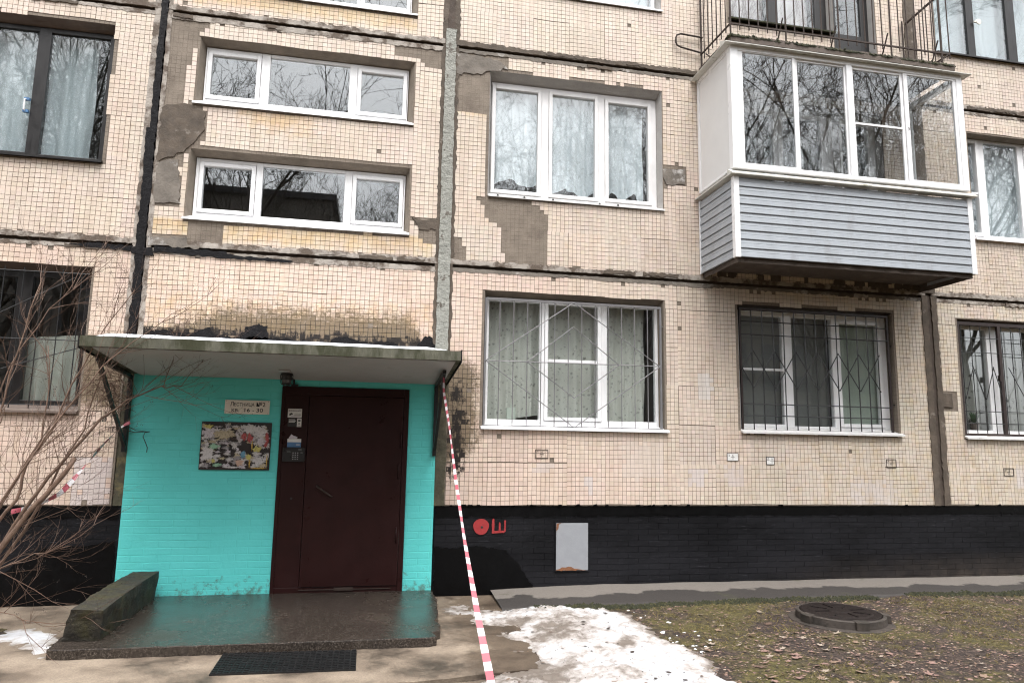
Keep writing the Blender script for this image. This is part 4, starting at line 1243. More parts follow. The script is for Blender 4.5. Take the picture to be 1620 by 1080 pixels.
for x in (CX0-.012, CX1+.002):
    mb = MB()
    mb.add([(x,CYF-.005,cz_at(CYF)-.012),(x+.01,CYF-.005,cz_at(CYF)-.012),(x+.01,-.01,cz_at(0)-.012),(x,-.01,cz_at(0)-.012),
            (x,CYF-.005,cz_at(CYF)+.11),(x+.01,CYF-.005,cz_at(CYF)+.11),(x+.01,-.01,cz_at(0)+.11),(x,-.01,cz_at(0)+.11)],
           [(0,3,2,1),(4,5,6,7),(0,1,5,4),(1,2,6,5),(2,3,7,6),(3,0,4,7)])
    obj('side_board', mb, M['tar'], can)
for x in (-2.545, .675):
    mb = MB()
    mb.box(x-.02, x+.02, -.062, -.022, 1.53, 2.33)                       # wall leg
    zf = cz_at(-.95)-.012
    mb.tube([(x,-.05,cz_at(-.05)-.03),(x,-.98,zf-.02)], .024, 4)           # arm under the slab
    mb.tube([(x,-.05,1.60),(x,-.93,zf-.03)], .022, 4)                      # strut
    obj('bracket', mb, M['grille_black'], can)
mb = MB(); mb.box(-.98,-.87,-.62,-.50,cz_at(-.56)-.012,cz_at(-.56)-.004); obj('cover_plate', mb, M['whitewash'], can)
# snow lying on the canopy
xsn = [CX0+.12+i*.03 for i in range(int((CX1-CX0-.22)/.03))]
ysn = [-1.365,-1.35,-1.30,-1.2,-1.0,-.7,-.35,-.03]
def csz(x, y):
    e = min(1, (x-CX0-.10)/.12, (CX1-.07-x)/.25)
    k = 0 if y < -1.36 else (.75 if y < -1.34 else 1)
    return cz_at(y)+.100+max(0, e)*k*(.036+.008*fbm(x, y, 3, 3, 2))
obj('canopy_snow', grid(xsn, ysn, csz), M['roofsnow'], kind='stuff', label='thin layer of white snow on the entrance canopy', cat='snow', smooth=True, base=False)

# dead twigs caught in the left bracket
mb = MB(); r = random.Random(31)
for i in range(120):
    c = Vector((-2.60+r.gauss(0,.05), -.30+r.gauss(0,.16), 2.13+r.gauss(0,.10)))
    d = Vector((r.gauss(0,1), r.gauss(0,1), r.gauss(0,1))).normalized()*r.uniform(.05,.16)
    k = Vector((r.gauss(0,.02), r.gauss(0,.02), r.gauss(0,.02)))
    mb.tube([c-d, c+k, c+d], [.0022,.003,.0018], 3)
obj('twig_tangle', mb, M['twig'], kind='stuff', label='tangle of dead twigs caught in the left canopy bracket', cat='twigs')

# wall lamp
lp = thing('wall_lamp', (-.925,-.40,2.26), 'black caged bulkhead lamp under the canopy above the door', 'lamp')
c = (-.925,-.40,2.262)
mb = MB(); mb.lathe([(.030,0),(.046,.012),(.052,.05),(.052,.085),(.048,.09)], c, 20); obj('glass', mb, M['lamp_glass'], lp, smooth=True)
mb = MB(); mb.lathe([(.060,.090),(.064,.094),(.064,.106),(.05,.112),(.02,.114)], c, 20); obj('cap', mb, M['grille_black'], lp)
mb = MB()
for k in range(8):
    t = k*math.pi/4
    P_ = [(c[0]+rr*math.cos(t), c[1]+rr*math.sin(t), c[2]+zz) for rr, zz in ((.062,.095),(.064,.04),(.054,.0),(.02,-.016),(0,-.018))]
    mb.tube(P_, .0036, 5)
for zz, rr in ((.05,.063),(.0,.053)):
    mb.tube([(c[0]+rr*math.cos(t*math.pi/10), c[1]+rr*math.sin(t*math.pi/10), c[2]+zz) for t in range(21)], .0036, 5, cap=False)
obj('cage', mb, M['grille_black'], lp)
mb = MB(); mb.tube([(c[0],-.36,2.366),(c[0]+.01,-.20,2.354),(c[0]+.034,-.06,2.343),(c[0]+.036,-.036,2.325),(c[0]+.036,-.034,2.27)], .011, 8); mb.box(c[0]+.01,c[0]+.085,-.06,-.022,2.262,2.285); obj('conduit', mb, M['grille_black'], lp)

# ------------------------------------------------------------------ writing
def text(s, size, x, z, y, mt, parent=None, name='lettering', align='CENTER', sx=1.0, bold=0, fit=None, **kw):
    cu = bpy.data.curves.new(name, 'FONT'); cu.body = s; cu.size = size; cu.align_x = align
    cu.extrude = .0004; cu.offset = bold; cu.resolution_u = 3
    t = bpy.data.objects.new('tmp', cu); COL.objects.link(t)
    dg = bpy.context.evaluated_depsgraph_get(); dg.update()
    me = bpy.data.meshes.new_from_object(t.evaluated_get(dg))
    off = woff(parent) if parent is not None else Vector((0,0,0))
    if fit:
        vx = [v.co.x for v in me.vertices]; wd = max(vx)-min(vx); mid_ = (max(vx)+min(vx))/2
        for v in me.vertices: v.co.x = (v.co.x-mid_)*fit/wd
    co = [Vector((v.co.x*sx+x, y-v.co.z, v.co.y+z))-off for v in me.vertices]
    for v, q in zip(me.vertices, co): v.co = q
    bpy.data.objects.remove(t); bpy.data.curves.remove(cu)
    me.materials.clear(); me.materials.append(mt); me.update()
    o = bpy.data.objects.new(name, me); COL.objects.link(o)
    if parent is not None: o.parent = parent
    tag(o, **kw)
    return o

# address sign
sg = thing('address_sign', (-1.358,-.03,1.952), 'cream stairwell sign with black Cyrillic lettering above the notice board', 'sign')
mb = MB(); mb.box(-1.59,-1.128,-.034,-.022,1.951,2.101); obj('plate', mb, M['sign'], sg, bevel=.003)
for t_, sz_, xa_, xb_, zb_ in (('Л',.062,-1.535,-1.500,2.036),('ЕСТНИЦА',.050,-1.496,-1.287,2.036),('№2',.062,-1.266,-1.174,2.036),('кв.',.058,-1.518,-1.441,1.974),('16',.060,-1.386,-1.329,1.974),('-',.060,-1.303,-1.287,1.974),('30',.060,-1.264,-1.194,1.974)):
    text(t_, sz_, (xa_+xb_)/2, zb_, -.0352, M['ink'], sg, bold=.0006, fit=xb_-xa_)
for x, z in ((-1.575,2.09),(-1.143,2.09),(-1.578,1.962),(-1.143,1.962),(-1.30,1.957)):
    mb = MB(); mb.box(x-.003,x+.003,-.037,-.034,z-.003,z+.003); obj('screw', mb, M['rust'], sg)

# notice board covered with torn paper
nb = thing('notice_board', (-1.448,-.03,1.355), 'black notice board covered with torn scraps of paper', 'notice board')
mb = MB(); mb.box(-1.806,-1.092,-.038,-.022,1.356,1.863); obj('backing', mb, M['board'], nb, bevel=.003)
PC = {k: mat('paper_'+k, v, .8, .22, 60, .2, 80, col2=mulc(v,.35), thr=(.58,.66), s2=45) for k, v in dict(white=(.60,.58,.58), lilac=(.56,.52,.56), cream=(.48,.42,.30), yellow=(.55,.50,.17), green=(.30,.50,.36), blue=(.14,.30,.42), red=(.40,.09,.09), orange=(.60,.40,.10), peach=(.55,.38,.30), grey=(.33,.31,.32)).items()}
r = random.Random(77); ni = 0
def scrap(cx, cz, w, h, colr, k, rough=.5):
    n = int(12+500*max(w,h)*rough/.5*.8); pts = []
    for i in range(n):
        t = 2*math.pi*i/n; q = r.uniform(1-rough, 1.12)
        pts.append((min(-1.102,max(-1.797,cx+w*q*math.cos(t))), min(1.852,max(1.372,cz+h*q*math.sin(t)))))
    mb = MB(); mb.plate_xz(pts, -.0388-.00022*k, -.0382)
    obj('paper_scrap', mb, PC[colr], nb)
k = 0
for i in range(150):
    cx = r.uniform(-1.79,-1.11); cz = r.uniform(1.39,1.84)
    if -1.62 < cx < -1.45 and cz < 1.62 and r.random() < .4: continue
    scrap(cx, cz, r.uniform(.014,.060), r.uniform(.012,.044), r.choice(['white']*6+['lilac']*3+['grey']*3+['cream']*2), k*.5, .72); k += 1
for cx, cz, w, h, cl in ((-1.72,1.75,.055,.06,'lilac'),(-1.735,1.81,.05,.022,'yellow'),(-1.57,1.73,.10,.055,'cream'),(-1.30,1.79,.11,.05,'white'),(-1.20,1.76,.07,.07,'white'),(-1.73,1.53,.07,.08,'white'),(-1.66,1.60,.06,.03,'green'),
   (-1.62,1.41,.05,.018,'green'),(-1.66,1.45,.02,.025,'yellow'),(-1.365,1.52,.025,.04,'blue'),(-1.40,1.43,.045,.035,'peach'),(-1.31,1.70,.03,.05,'red'),(-1.37,1.71,.03,.04,'red'),(-1.13,1.70,.02,.06,'red'),(-1.14,1.63,.02,.03,'red'),(-1.22,1.58,.045,.03,'yellow'),
   (-1.20,1.46,.075,.05,'white'),(-1.28,1.62,.007,.055,'orange'),(-1.295,1.43,.006,.05,'orange'),(-1.12,1.46,.006,.06,'orange'),(-1.21,1.377,.08,.005,'orange'),(-1.31,1.50,.03,.03,'yellow'),(-1.47,1.385,.09,.010,'white'),(-1.47,1.63,.03,.02,'white'),(-1.19,1.66,.05,.05,'lilac')):
    scrap(cx, cz, w*1.1, h*1.1, cl, k*.5, .5); k += 1

# intercom and stickers
ic = thing('intercom', (-.845,-.03,1.449), 'black door intercom with a small keypad on the fixed door panel', 'intercom')
mb = MB(); mb.box(-.962,-.730,-.050,-.0262,1.450,1.600); obj('case', mb, M['intercom'], ic, bevel=.006)
mb = MB(); mb.box(-.918,-.872,-.0515,-.050,1.548,1.568); obj('display', mb, M['lcd'], ic)
for i in range(3):
    for j in range(4):
        mb = MB(); x = -.852+i*.024; z = 1.545-j*.022; mb.box(x-.006,x+.006,-.0525,-.050,z-.005,z+.005); obj('button', mb, M['key'], ic)
mb = MB(); mb.box(-.80,-.765,-.0515,-.050,1.578,1.584); mb.box(-.775,-.752,-.0515,-.050,1.546,1.551); obj('badge', mb, M['key'], ic)
s1 = thing('sticker', (-.861,-.027,1.927), 'white warning sticker with a camera symbol, topmost on the door panel', 'sticker', 'stickers on the door panel')
mb = MB(); mb.box(-.935,-.787,-.0285,-.0262,1.926,2.022); obj('sheet', mb, M['paper'], s1)
text('ВНИМАНИЕ!', .022, -.861, 1.992, -.0289, M['ink'], s1, bold=.0003)
mb = MB(); mb.plate_xz([(-.922,1.965),(-.895,1.978),(-.880,1.966),(-.888,1.956),(-.900,1.958),(-.906,1.948),(-.922,1.944),(-.922,1.95),(-.912,1.955)], -.0292, -.0286); obj('camera_symbol', mb, M['ink'], s1)
mb = MB()
for q, (a, b_) in enumerate(((-.865,-.80),(-.868,-.797),(-.905,-.80))): mb.box(a, b_, -.0291, -.0286, 1.966-.012*q, 1.969-.012*q)
obj('small_print', mb, M['ink'], s1)
s2 = thing('sticker', (-.855,-.027,1.826), 'black sticker with a white strip, just under the warning sticker', 'sticker', 'stickers on the door panel')
mb = MB(); mb.box(-.930,-.834,-.0280,-.0262,1.826,1.918); obj('sheet', mb, M['ink'], s2)
mb = MB(); mb.box(-.833,-.786,-.0282,-.0262,1.826,1.918); obj('strip', mb, M['paper'], s2)
mb = MB()
for q in range(3): mb.box(-.92,-.855+(.008 if q == 1 else 0),-.0286,-.0281,1.900-.013*q,1.906-.013*q)
obj('small_print', mb, M['paper'], s2)
mb = MB(); mb.box(-.822,-.797,-.0288,-.0283,1.885,1.902); mb.box(-.818,-.801,-.0288,-.0283,1.856,1.866); mb.box(-.826,-.793,-.0288,-.0283,1.836,1.842); obj('print_marks', mb, M['intercom'], s2)
s3 = thing('sticker', (-.845,-.027,1.600), 'blue and white card with a torn paper scrap above the intercom', 'sticker', 'stickers on the door panel')
mb = MB(); mb.box(-.922,-.778,-.0285,-.0262,1.606,1.660); obj('blue_field', mb, M['blue'], s3)
mb = MB(); mb.box(-.922,-.778,-.0287,-.0262,1.660,1.696); obj('white_field', mb, M['paper'], s3)
mb = MB(); mb.plate_xz([(-.912,1.70),(-.885,1.745),(-.862,1.73),(-.835,1.722),(-.815,1.712),(-.83,1.697)], -.0290, -.0262); obj('torn_scrap', mb, PC['lilac'], s3)
mb = MB(); mb.box(-.83,-.79,-.0290,-.0286,1.630,1.637); obj('white_mark', mb, M['paper'], s3)

# stencil marks on the tiles
marks = [((1.851,2.007,1.519,1.622),'С','21','т','faint boxed stencil mark under the grey diamond grille'),((4.272,4.425,1.518,1.616),'2','6','т','white boxed stencil mark left below the black zigzag grille'),
 ((4.799,4.912,1.477,1.577),'Д','11','т','bold boxed stencil mark beside two missing tiles below the black zigzag grille'),((6.50,6.645,1.456,1.567),'С','11','2','boxed stencil mark below the right end of the black zigzag grille'),((8.277,8.436,1.369,1.472),'Б','10','11','boxed stencil mark below the brown two leaf grille')]
for i, ((a, b_, c, d), t1, t2, t3, lb) in enumerate(marks):
    mk = thing('stencil_mark', ((a+b_)/2,-.007,c), lb, 'stencil mark', 'boxed stencil marks on the tiles')
    t = .0075 if i in (2,4) else .006
    mb = MB()
    mb.box(a,b_,-.0085,-.004,c,c+t); mb.box(a,b_,-.0085,-.004,d-t,d); mb.box(a,a+t,-.0085,-.004,c+t,d-t); mb.box(b_-t,b_,-.0085,-.004,c+t,d-t)
    mb.box(a+.055,a+.10,-.0085,-.006,(c+d)/2-.002,(c+d)/2+.003)
    obj('box_outline', mb, M['ink_soft'], mk)
    if i in (1,2):
        mb = MB(); mb.box(a+t+.001,b_-t-.001,-.0072,-.004,c+t+.001,d-t-.001); obj('white_ground', mb, M['paper'], mk)
    for s_, x_, z_ in ((t1,a+.028,(c+d)/2+.008),(t2,a+.078,(c+d)/2+.008),(t3,a+.078,c+.014)):
        text(s_, .036, x_, z_, -.0088, M['ink_soft'], mk)

# red marks and the vent hatch on the plinth
mb = MB(); mb.lathe([(.088,0),(.090,.003)], (0,0,0), 26)
mb.v = [(1.237+x*(1+.05*math.sin(3*math.atan2(y,x))), .0155-z, .748+y*.98) for x, y, z in mb.v]
rm_ = thing('painted_mark', (1.237,.02,.66), 'red painted disc with a dark hole left of the red strokes on the plinth', 'painted mark', 'red painted marks')
obj('disc', mb, M['red'], rm_)
mb = MB(); mb.lathe([(.014,0),(.012,.004)], (0,0,0), 12); mb.v = [(1.247+x, .0128-z, .742+y) for x, y, z in mb.v]; obj('hole', mb, M['ink'], rm_)
mb = MB(); r = random.Random(2)
for pts in ([(1.362,.672),(1.389,.672),(1.390,.83),(1.378,.836),(1.362,.828)], [(1.390,.673),(1.505,.680),(1.505,.704),(1.390,.700)], [(1.440,.703),(1.464,.703),(1.460,.790),(1.452,.80),(1.443,.79)], [(1.5055,.684),(1.521,.690),(1.523,.815),(1.512,.822),(1.503,.81)]):
    mb.plate_xz(jag(pts, .02, .0012, 5), .0125, .017)
obj('painted_mark', mb, M['red'], label='red painted strokes like the letter Ш on the black plinth', cat='painted mark', group='red painted marks')
vh = thing('vent_hatch', (2.305,.01,.252), 'grey enamel sheet hatch with rusty edges set in the black plinth', 'hatch')
mb = MB(); mb.box(2.10,2.515,.012,.03,.238,.252); mb.box(2.10,2.515,.012,.03,.783,.80); mb.box(2.10,2.115,.012,.03,.252,.783); mb.box(2.50,2.515,.012,.03,.252,.783); obj('frame', mb, M['plinth'], vh)
mb = MB(); mb.box(2.116,2.499,.006,.02,.253,.782); obj('sheet', mb, M['hatch'], vh, bevel=.003)
mb = MB()
mb.plate_xz(jag([(2.117,.254),(2.47,.254),(2.40,.264),(2.33,.268),(2.30,.290),(2.19,.294),(2.15,.272),(2.118,.268)], .03, .006, 3), .0045, .007)
mb.plate_xz(jag([(2.117,.70),(2.14,.72),(2.15,.77),(2.17,.781),(2.117,.781)], .03, .004, 4), .0045, .007)
obj('rust_stain', mb, M['rustspot'], vh)

# ------------------------------------------------------------------ glazed balcony
bal = thing('glazed_balcony', (5.58,-.4,3.79), 'glazed balcony with white frames and grey siding boards below', 'balcony', 'balconies')
BX0, BX1, BY = 3.975, 7.20, -.90
mb = MB()
pts = jag([(4.02,-.002),(4.02,-.86),(7.16,-.86),(7.16,-.002)], .08, .008, 8)
mb.plate_xy(pts, 3.795, 3.90)
obj('slab', mb, M['balc_slab'], bal)
NR = 9; z0s, z1s = 3.85, 4.80
hh = (z1s-z0s)/NR
def plank(p0, p1, nrm, z):
    """one siding board: a flat face with a raised lip at its foot"""
    (xa, ya), (xb, yb) = p0, p1; nx_, ny_ = nrm
    prof = [(0,.002),(.019,.0),(.021,.005),(.017,.052),(.012,.056),(.014,.062),(.009,hh-.006),(.0,hh-.003)]
    mb = MB()
    vs = [(xa+nx_*d, ya+ny_*d, z+h) for d, h in prof]+[(xb+nx_*d, yb+ny_*d, z+h) for d, h in prof]
    n = len(prof)
    mb.add(vs, [(i, (i+1) % n, (i+1) % n+n, i+n) for i in range(n)]+[tuple(range(n-1,-1,-1)), tuple(range(n, 2*n))])
    return obj('plank', mb, M['siding'], bal)
for i in range(NR):
    z = z0s+i*hh
    plank((BX0+.06,BY+.018),(BX1-.06,BY+.018),(0,-1),z)
    plank((BX0+.018,-.012),(BX0+.018,BY+.06),(-1,0),z)
    plank((BX1-.018,BY+.06),(BX1-.018,-.012),(1,0),z)
mb = MB(); mb.box(BX0+.04,BX1-.04,BY+.022,BY+.036,3.86,4.80); mb.box(BX0+.022,BX0+.036,BY+.04,-.012,3.86,4.80); mb.box(BX1-.036,BX1-.022,BY+.04,-.012,3.86,4.80)
obj('siding_backing', mb, M['siding'], bal)
for x, sgn in ((BX0,1),(BX1,-1)):
    mb = MB(); mb.box(x-.006*sgn, x+.062*sgn, BY-.006, BY+.016, 3.842, 4.812); mb.box(x-.006*sgn, x+.016*sgn, BY+.016, BY+.062, 3.842, 4.812); obj('corner_trim', mb, M['pvc'], bal, bevel=.003)
    mb = MB(); mb.box(x-.006*sgn, x+.02*sgn, -.030, -.008, 3.842, 4.812); obj('wall_trim', mb, M['pvc'], bal)
mb = MB()
ol = .055
for (a, b_, c, d) in ((BX0-ol,BX1+ol,BY-ol,BY+.05),(BX0-ol,BX0+.05,BY+.05,-.008),(BX1-.05,BX1+ol,BY+.05,-.008)):
    mb.add([(a,c,4.822),(b_,c,4.822),(b_,d,4.822),(a,d,4.822),(a,c,4.836),(b_,c,4.836),(b_,d,4.905 if d < -.5 else 4.836),(a,d,4.905 if d < -.5 else 4.836)],
           [(0,3,2,1),(4,5,6,7),(0,1,5,4),(1,2,6,5),(2,3,7,6),(3,0,4,7)])
obj('sill_flashing', mb, M['flash'], bal)
GZ0, GZ1 = 4.912, 6.45
yf = BY
pan = [(4.135,4.80,4.99,6.385),(4.872,5.51,4.98,6.368),(5.64,6.30,4.972,6.36),(6.40,7.065,4.99,6.372)]
mb = MB()
mb.box(BX0,BX0+.10,yf,yf+.09,GZ0,GZ1); mb.box(BX1-.085,BX1,yf,yf+.09,GZ0,GZ1)
mb.box(5.535,5.615,yf,yf+.06,GZ0+.045,GZ1-.055)
mb.box(BX0+.10,BX1-.085,yf,yf+.06,GZ0,GZ0+.045); mb.box(BX0+.10,BX1-.085,yf,yf+.06,GZ1-.055,GZ1)
fr_ = obj('glazing_frame', mb, M['pvc'], bal, bevel=.005)
for i, (a, b_, c, d) in enumerate(pan):
    yy = yf+(.008 if i in (0,3) else .024)
    x0_, x1_ = [(4.078,4.835),(4.838,5.533),(5.617,6.34),(6.345,7.113)][i]
    mb = MB()
    mb.box(x0_,a,yy,yy+.022,GZ0+.046,GZ1-.056); mb.box(b_,x1_,yy,yy+.022,GZ0+.046,GZ1-.056)
    mb.box(a,b_,yy,yy+.022,GZ0+.046,c); mb.box(a,b_,yy,yy+.022,d,GZ1-.056)
    s_ = obj('sliding_sash', mb, M['pvc'], bal, bevel=.003)
    mb = MB(); mb.box(a-.004,b_+.004,yy+.010,yy+.014,c-.004,d+.004); obj('pane', mb, M['glass_balc'], s_)
    if i == 2:
        mb = MB(); mb.box(a,b_,yy-.004,yy+.009,5.64,5.665); obj('transom', mb, M['pvc'], s_)
    if i == 3:
        mb = MB(); mb.tube([(6.365,yy-.002,5.66),(6.372,yy-.012,5.655),(6.378,yy-.012,5.63)], .004, 6); obj('handle', mb, M['ink'], s_)
mb = MB(); mb.box(BX0+.004,BX0+.05,-.055,-.008,GZ0,GZ1); mb.box(BX0+.004,BX0+.05,BY+.09,-.055,GZ1-.05,GZ1); mb.box(BX0+.004,BX0+.05,BY+.09,-.055,GZ0,GZ0+.03)
obj('side_frame', mb, M['pvc'], bal)
mb = MB(); mb.box(BX0+.014,BX0+.036,BY+.092,-.057,GZ0+.031,GZ1-.052); obj('side_panel', mb, M['sandwich'], bal)
mb = MB(); mb.box(BX1-.05,BX1-.004,-.06,-.008,GZ0,GZ1); mb.box(BX1-.05,BX1-.004,BY+.09,-.06,GZ1-.05,GZ1); mb.box(BX1-.05,BX1-.004,BY+.09,-.06,GZ0,GZ0+.05)
obj('side_frame', mb, M['pvc'], bal)
mb = MB(); mb.box(BX1-.03,BX1-.026,BY+.09,-.06,GZ0+.05,GZ1-.05); obj('side_pane', mb, M['glass_balc'], bal)
mb = MB()
ol = .10
for (a, b_, c, d, zt) in ((BX0-.085,BX1+ol,BY-.06,BY+.09,6.535),(BX0-.085,BX0+.07,BY+.09,-.008,6.462),(BX1-.07,BX1+ol,BY+.09,-.008,6.462)):
    mb.add([(a,c,6.452),(b_,c,6.452),(b_,d,6.452),(a,d,6.452),(a,c,6.462),(b_,c,6.462),(b_,d,zt),(a,d,zt)],
           [(0,3,2,1),(4,5,6,7),(0,1,5,4),(1,2,6,5),(2,3,7,6),(3,0,4,7)])
obj('roof_flashing', mb, M['flash'], bal)

# open railed balcony above it
ub = thing('railed_balcony', (5.58,-.4,6.47), 'open balcony with a rusty bar railing above the glazed one', 'balcony', 'balconies')
mb = MB(); mb.plate_xy(jag([(4.02,-.006),(4.02,-.84),(7.17,-.84),(7.17,-.006)], .07, .008, 18), 6.548, 6.64); obj('slab', mb, M['balc_slab'], ub)
mb = MB(); r = random.Random(13)
for i in range(3500):
    t = r.random()
    if t < .78: x, yy = r.uniform(4.0,7.18), -.835+abs(r.gauss(0,.03))
    else: x, yy = 4.03+abs(r.gauss(0,.03)), r.uniform(-.84,-.02)
    z = 6.625+abs(r.gauss(0,.012)); s_ = r.uniform(.006,.018)
    mb.add([(x-s_,yy-s_,z-.02),(x+s_,yy-s_,z-.02),(x+s_,yy+s_,z-.02),(x-s_,yy+s_,z-.02),(x+r.uniform(-.8,.8)*s_,yy-s_*.4,z+s_*r.uniform(.1,.6))], [(0,1,4),(1,2,4),(2,3,4),(3,0,4),(0,3,2,1)])
o = obj('moss_fringe', mb, M['moss'], ub); o['kind'] = 'stuff'
yr = -.80; LX, RX = 4.045, 7.15
def tubeo(name, pts, r_, n=6, mt='rust', par=ub): 
    mb = MB(); mb.tube(pts, r_, n); return obj(name, mb, M[mt], par)
tubeo('rail', [(LX,yr,6.80),(RX,yr,6.80)], .013, 4); tubeo('rail', [(LX,yr,7.72),(RX,yr,7.72)], .018, 4)
tubeo('rail', [(LX,-.01,6.84),(LX,yr,6.80)], .012, 4); tubeo('rail', [(LX,-.01,7.74),(LX,yr,7.72)], .016, 4)
tubeo('rail', [(RX,-.01,6.84),(RX,yr,6.80)], .012, 4); tubeo('rail', [(RX+.08,-.01,7.74),(RX,yr,7.72)], .016, 4)
nb_ = 25
for i in range(nb_+1):
    x = LX+(RX-LX)*i/nb_
    thick = i % 6 == 0
    low = 6.62 if thick else 6.735+r.uniform(-.012,.012)
    tubeo('baluster', [(x,yr,low),(x+r.uniform(-.006,.006),yr,7.72)], .012 if thick else .0078, 5)
    if thick and i: tubeo('brace', [(x-.02,yr+.02,6.99),(x-.055,yr+.14,6.64)], .009, 4)
for xx in (LX, RX):
    for i in range(1, 7):
        yy = yr*i/7.0
        tubeo('baluster', [(xx,yy,6.735+r.uniform(-.012,.012)),(xx,yy,7.73)], .0078, 5)
    tubeo('post', [(xx,-.03,6.60),(xx,-.03,7.75)], .013, 5)
tubeo('clothesline_bracket', [(4.06,-.045,7.07),(3.75,-.045,7.085),(3.695,-.045,7.06),(3.68,-.045,7.02),(3.68,-.045,6.955),(3.695,-.045,6.915),(3.75,-.045,6.895),(4.03,-.045,6.85)], .012, 7)
tubeo('brace', [(RX-.22,yr,6.62),(RX-.02,yr,6.80)], .010, 4); tubeo('brace', [(LX+.02,-.12,6.80),(LX+.02,-.30,6.62)], .010, 4)
for i, (x, w_) in enumerate(((4.42,.05),(4.66,.045),(4.88,.05),(5.10,.045),(5.30,.05))):
    mb = MB(); mb.lathe([(w_*.8,0),(w_,.02),(w_*.9,.09),(w_*.4,.115)], (x,-.62+.02*(i % 2),6.641), 10)
    obj('jar', mb, M['greycloth'], label='small grey pot on the railed balcony floor', cat='pot', group='grey pots on the balcony floor')
mb = MB(); mb.box(4.35,5.75,-.36,-.30,6.70,6.735); mb.box(4.4,4.44,-.36,-.31,6.641,6.70); mb.box(5.66,5.70,-.36,-.31,6.641,6.70)
obj('plank_shelf', mb, M['moss'], label='mossy low wooden plank lying behind the balcony railing', cat='plank')

# ------------------------------------------------------------------ porch, parapet block, mat
mb = MB()
mb.plate_xy(jag([(-2.52,-.026),(.70,-.026),(.71,-.5),(.67,-1.1),(.62,-1.35),(.655,-1.5),(.64,-1.66),(.57,-1.75),(.60,-1.87),(.52,-1.90),(-.85,-1.895),(-2.20,-1.88),(-2.37,-1.86),(-2.40,-1.60),(-2.46,-.8)], .045, .009, 71), .0055, .080)
obj('porch_step', mb, M['porch'], label='low wet concrete porch slab in front of the entrance door', cat='porch', bevel=.006)
mb = MB()
def beam_sec(y, z1, dx=0):
    return [(-2.375+dx,y,.081),(-2.085+dx,y,.081),(-2.06+dx,y,z1),(-2.31+dx,y,z1)]
secs = [beam_sec(-1.60,.345,.02), beam_sec(-1.2,.35,.01), beam_sec(-.8,.352,0), beam_sec(-.4,.352,-.005), beam_sec(-.15,.35,-.01)]
secs[0] = [(-2.365,-1.64,.081),(-2.075,-1.66,.081),(-2.045,-1.72,.325),(-2.285,-1.71,.335)]
vs = [p for s_ in secs for p in s_]
fs = [(0,1,2,3)]
for i in range(len(secs)-1):
    for k in range(4):
        fs.append((i*4+k, i*4+4+k, i*4+4+(k+1) % 4, i*4+(k+1) % 4))
e = (len(secs)-1)*4; fs.append((e+3,e+2,e+1,e))
mb.add(vs, fs)
o = obj('parapet_block', mb, M['beam'], label='mossy concrete parapet block lying along the left side of the porch', cat='concrete block')
roughen(o, 5, .010, 9, 3, lambda p: p.z < .085)
mt_ = thing('rubber_mat', (-.57,-2.16,.004), 'black ribbed rubber mat on the path in front of the porch', 'mat')
MC = [(-1.09,-1.905),(-.06,-1.945),(-.055,-2.43),(-1.085,-2.405)]
mb = MB(); mb.plate_xy(MC, .0045, .016); obj('base', mb, M['rubber'], mt_)
mb = MB()
nu, nv = 23, 12
def mp(u, v):
    a = Vector(MC[0]).lerp(Vector(MC[1]), u); b_ = Vector(MC[3]).lerp(Vector(MC[2]), u); return a.lerp(b_, v)
for i in range(nu):
    for j in range(nv):
        if (i+j) % 1: continue
        u0, u1 = (i+.12)/nu, (i+.88)/nu; v0, v1 = (j+.2+(.15 if i % 2 else 0))/nv, (j+.62+(.15 if i % 2 else 0))/nv
        P_ = [mp(u0,v0),mp(u1,v0),mp(u1,v1),mp(u0,v1)]
        mb.add([(p.x,p.y,.016) for p in P_]+[(p.x,p.y,.0235) for p in P_], [(7,6,5,4),(0,1,5,4),(1,2,6,5),(2,3,7,6),(3,0,4,7)])
o = obj('ribs', mb, M['rubber'], mt_); o['kind'] = 'stuff'

# ------------------------------------------------------------------ manhole
mh = thing('manhole', (4.60,-1.58,.0), 'concrete manhole ring with a rusty iron cover on the lawn by the wall', 'manhole')
c = (4.60,-1.58,0)
mb = MB(); mb.lathe([(.47,-.05),(.485,.0),(.482,.022),(.465,.028),(.40,.030)], c, 48); obj('base_ring', mb, M['ringcon'], mh)
mb = MB(); mb.lathe([(.415,.030),(.41,.094),(.400,.101),(.378,.102),(.378,.08)], c, 48); obj('collar', mb, M['ringcon'], mh)
mb = MB(); mb.lathe([(.370,.08),(.370,.102),(.355,.107),(.30,.105),(.28,.112),(.10,.110),(.085,.116)], c, 48)
for k in range(8):
    t = k*math.pi/4; mb.bar((c[0]+.12*math.cos(t),c[1]+.12*math.sin(t),.112),(c[0]+.27*math.cos(t),c[1]+.27*math.sin(t),.112), .009)
obj('cover', mb, M['iron'], mh)
for t in (-100, -25, 95, 190):
    a = R(t); d = Vector((math.cos(a), math.sin(a), 0)); s_ = Vector((-math.sin(a), math.cos(a), 0))*.06
    p0 = Vector(c)+d*.37; p1 = Vector(c)+d*.445
    mb = MB(); vs = [(*(p0-s_).xy,.030),(*(p1-s_).xy,.030),(*(p1+s_).xy,.030),(*(p0+s_).xy,.030),(*(p0-s_).xy,.108),(*(p1-s_).xy,.099),(*(p1+s_).xy,.099),(*(p0+s_).xy,.108)]
    mb.add(vs, [(0,3,2,1),(4,5,6,7),(0,1,5,4),(1,2,6,5),(2,3,7,6),(3,0,4,7)]); obj('lug', mb, M['ringcon'], mh)

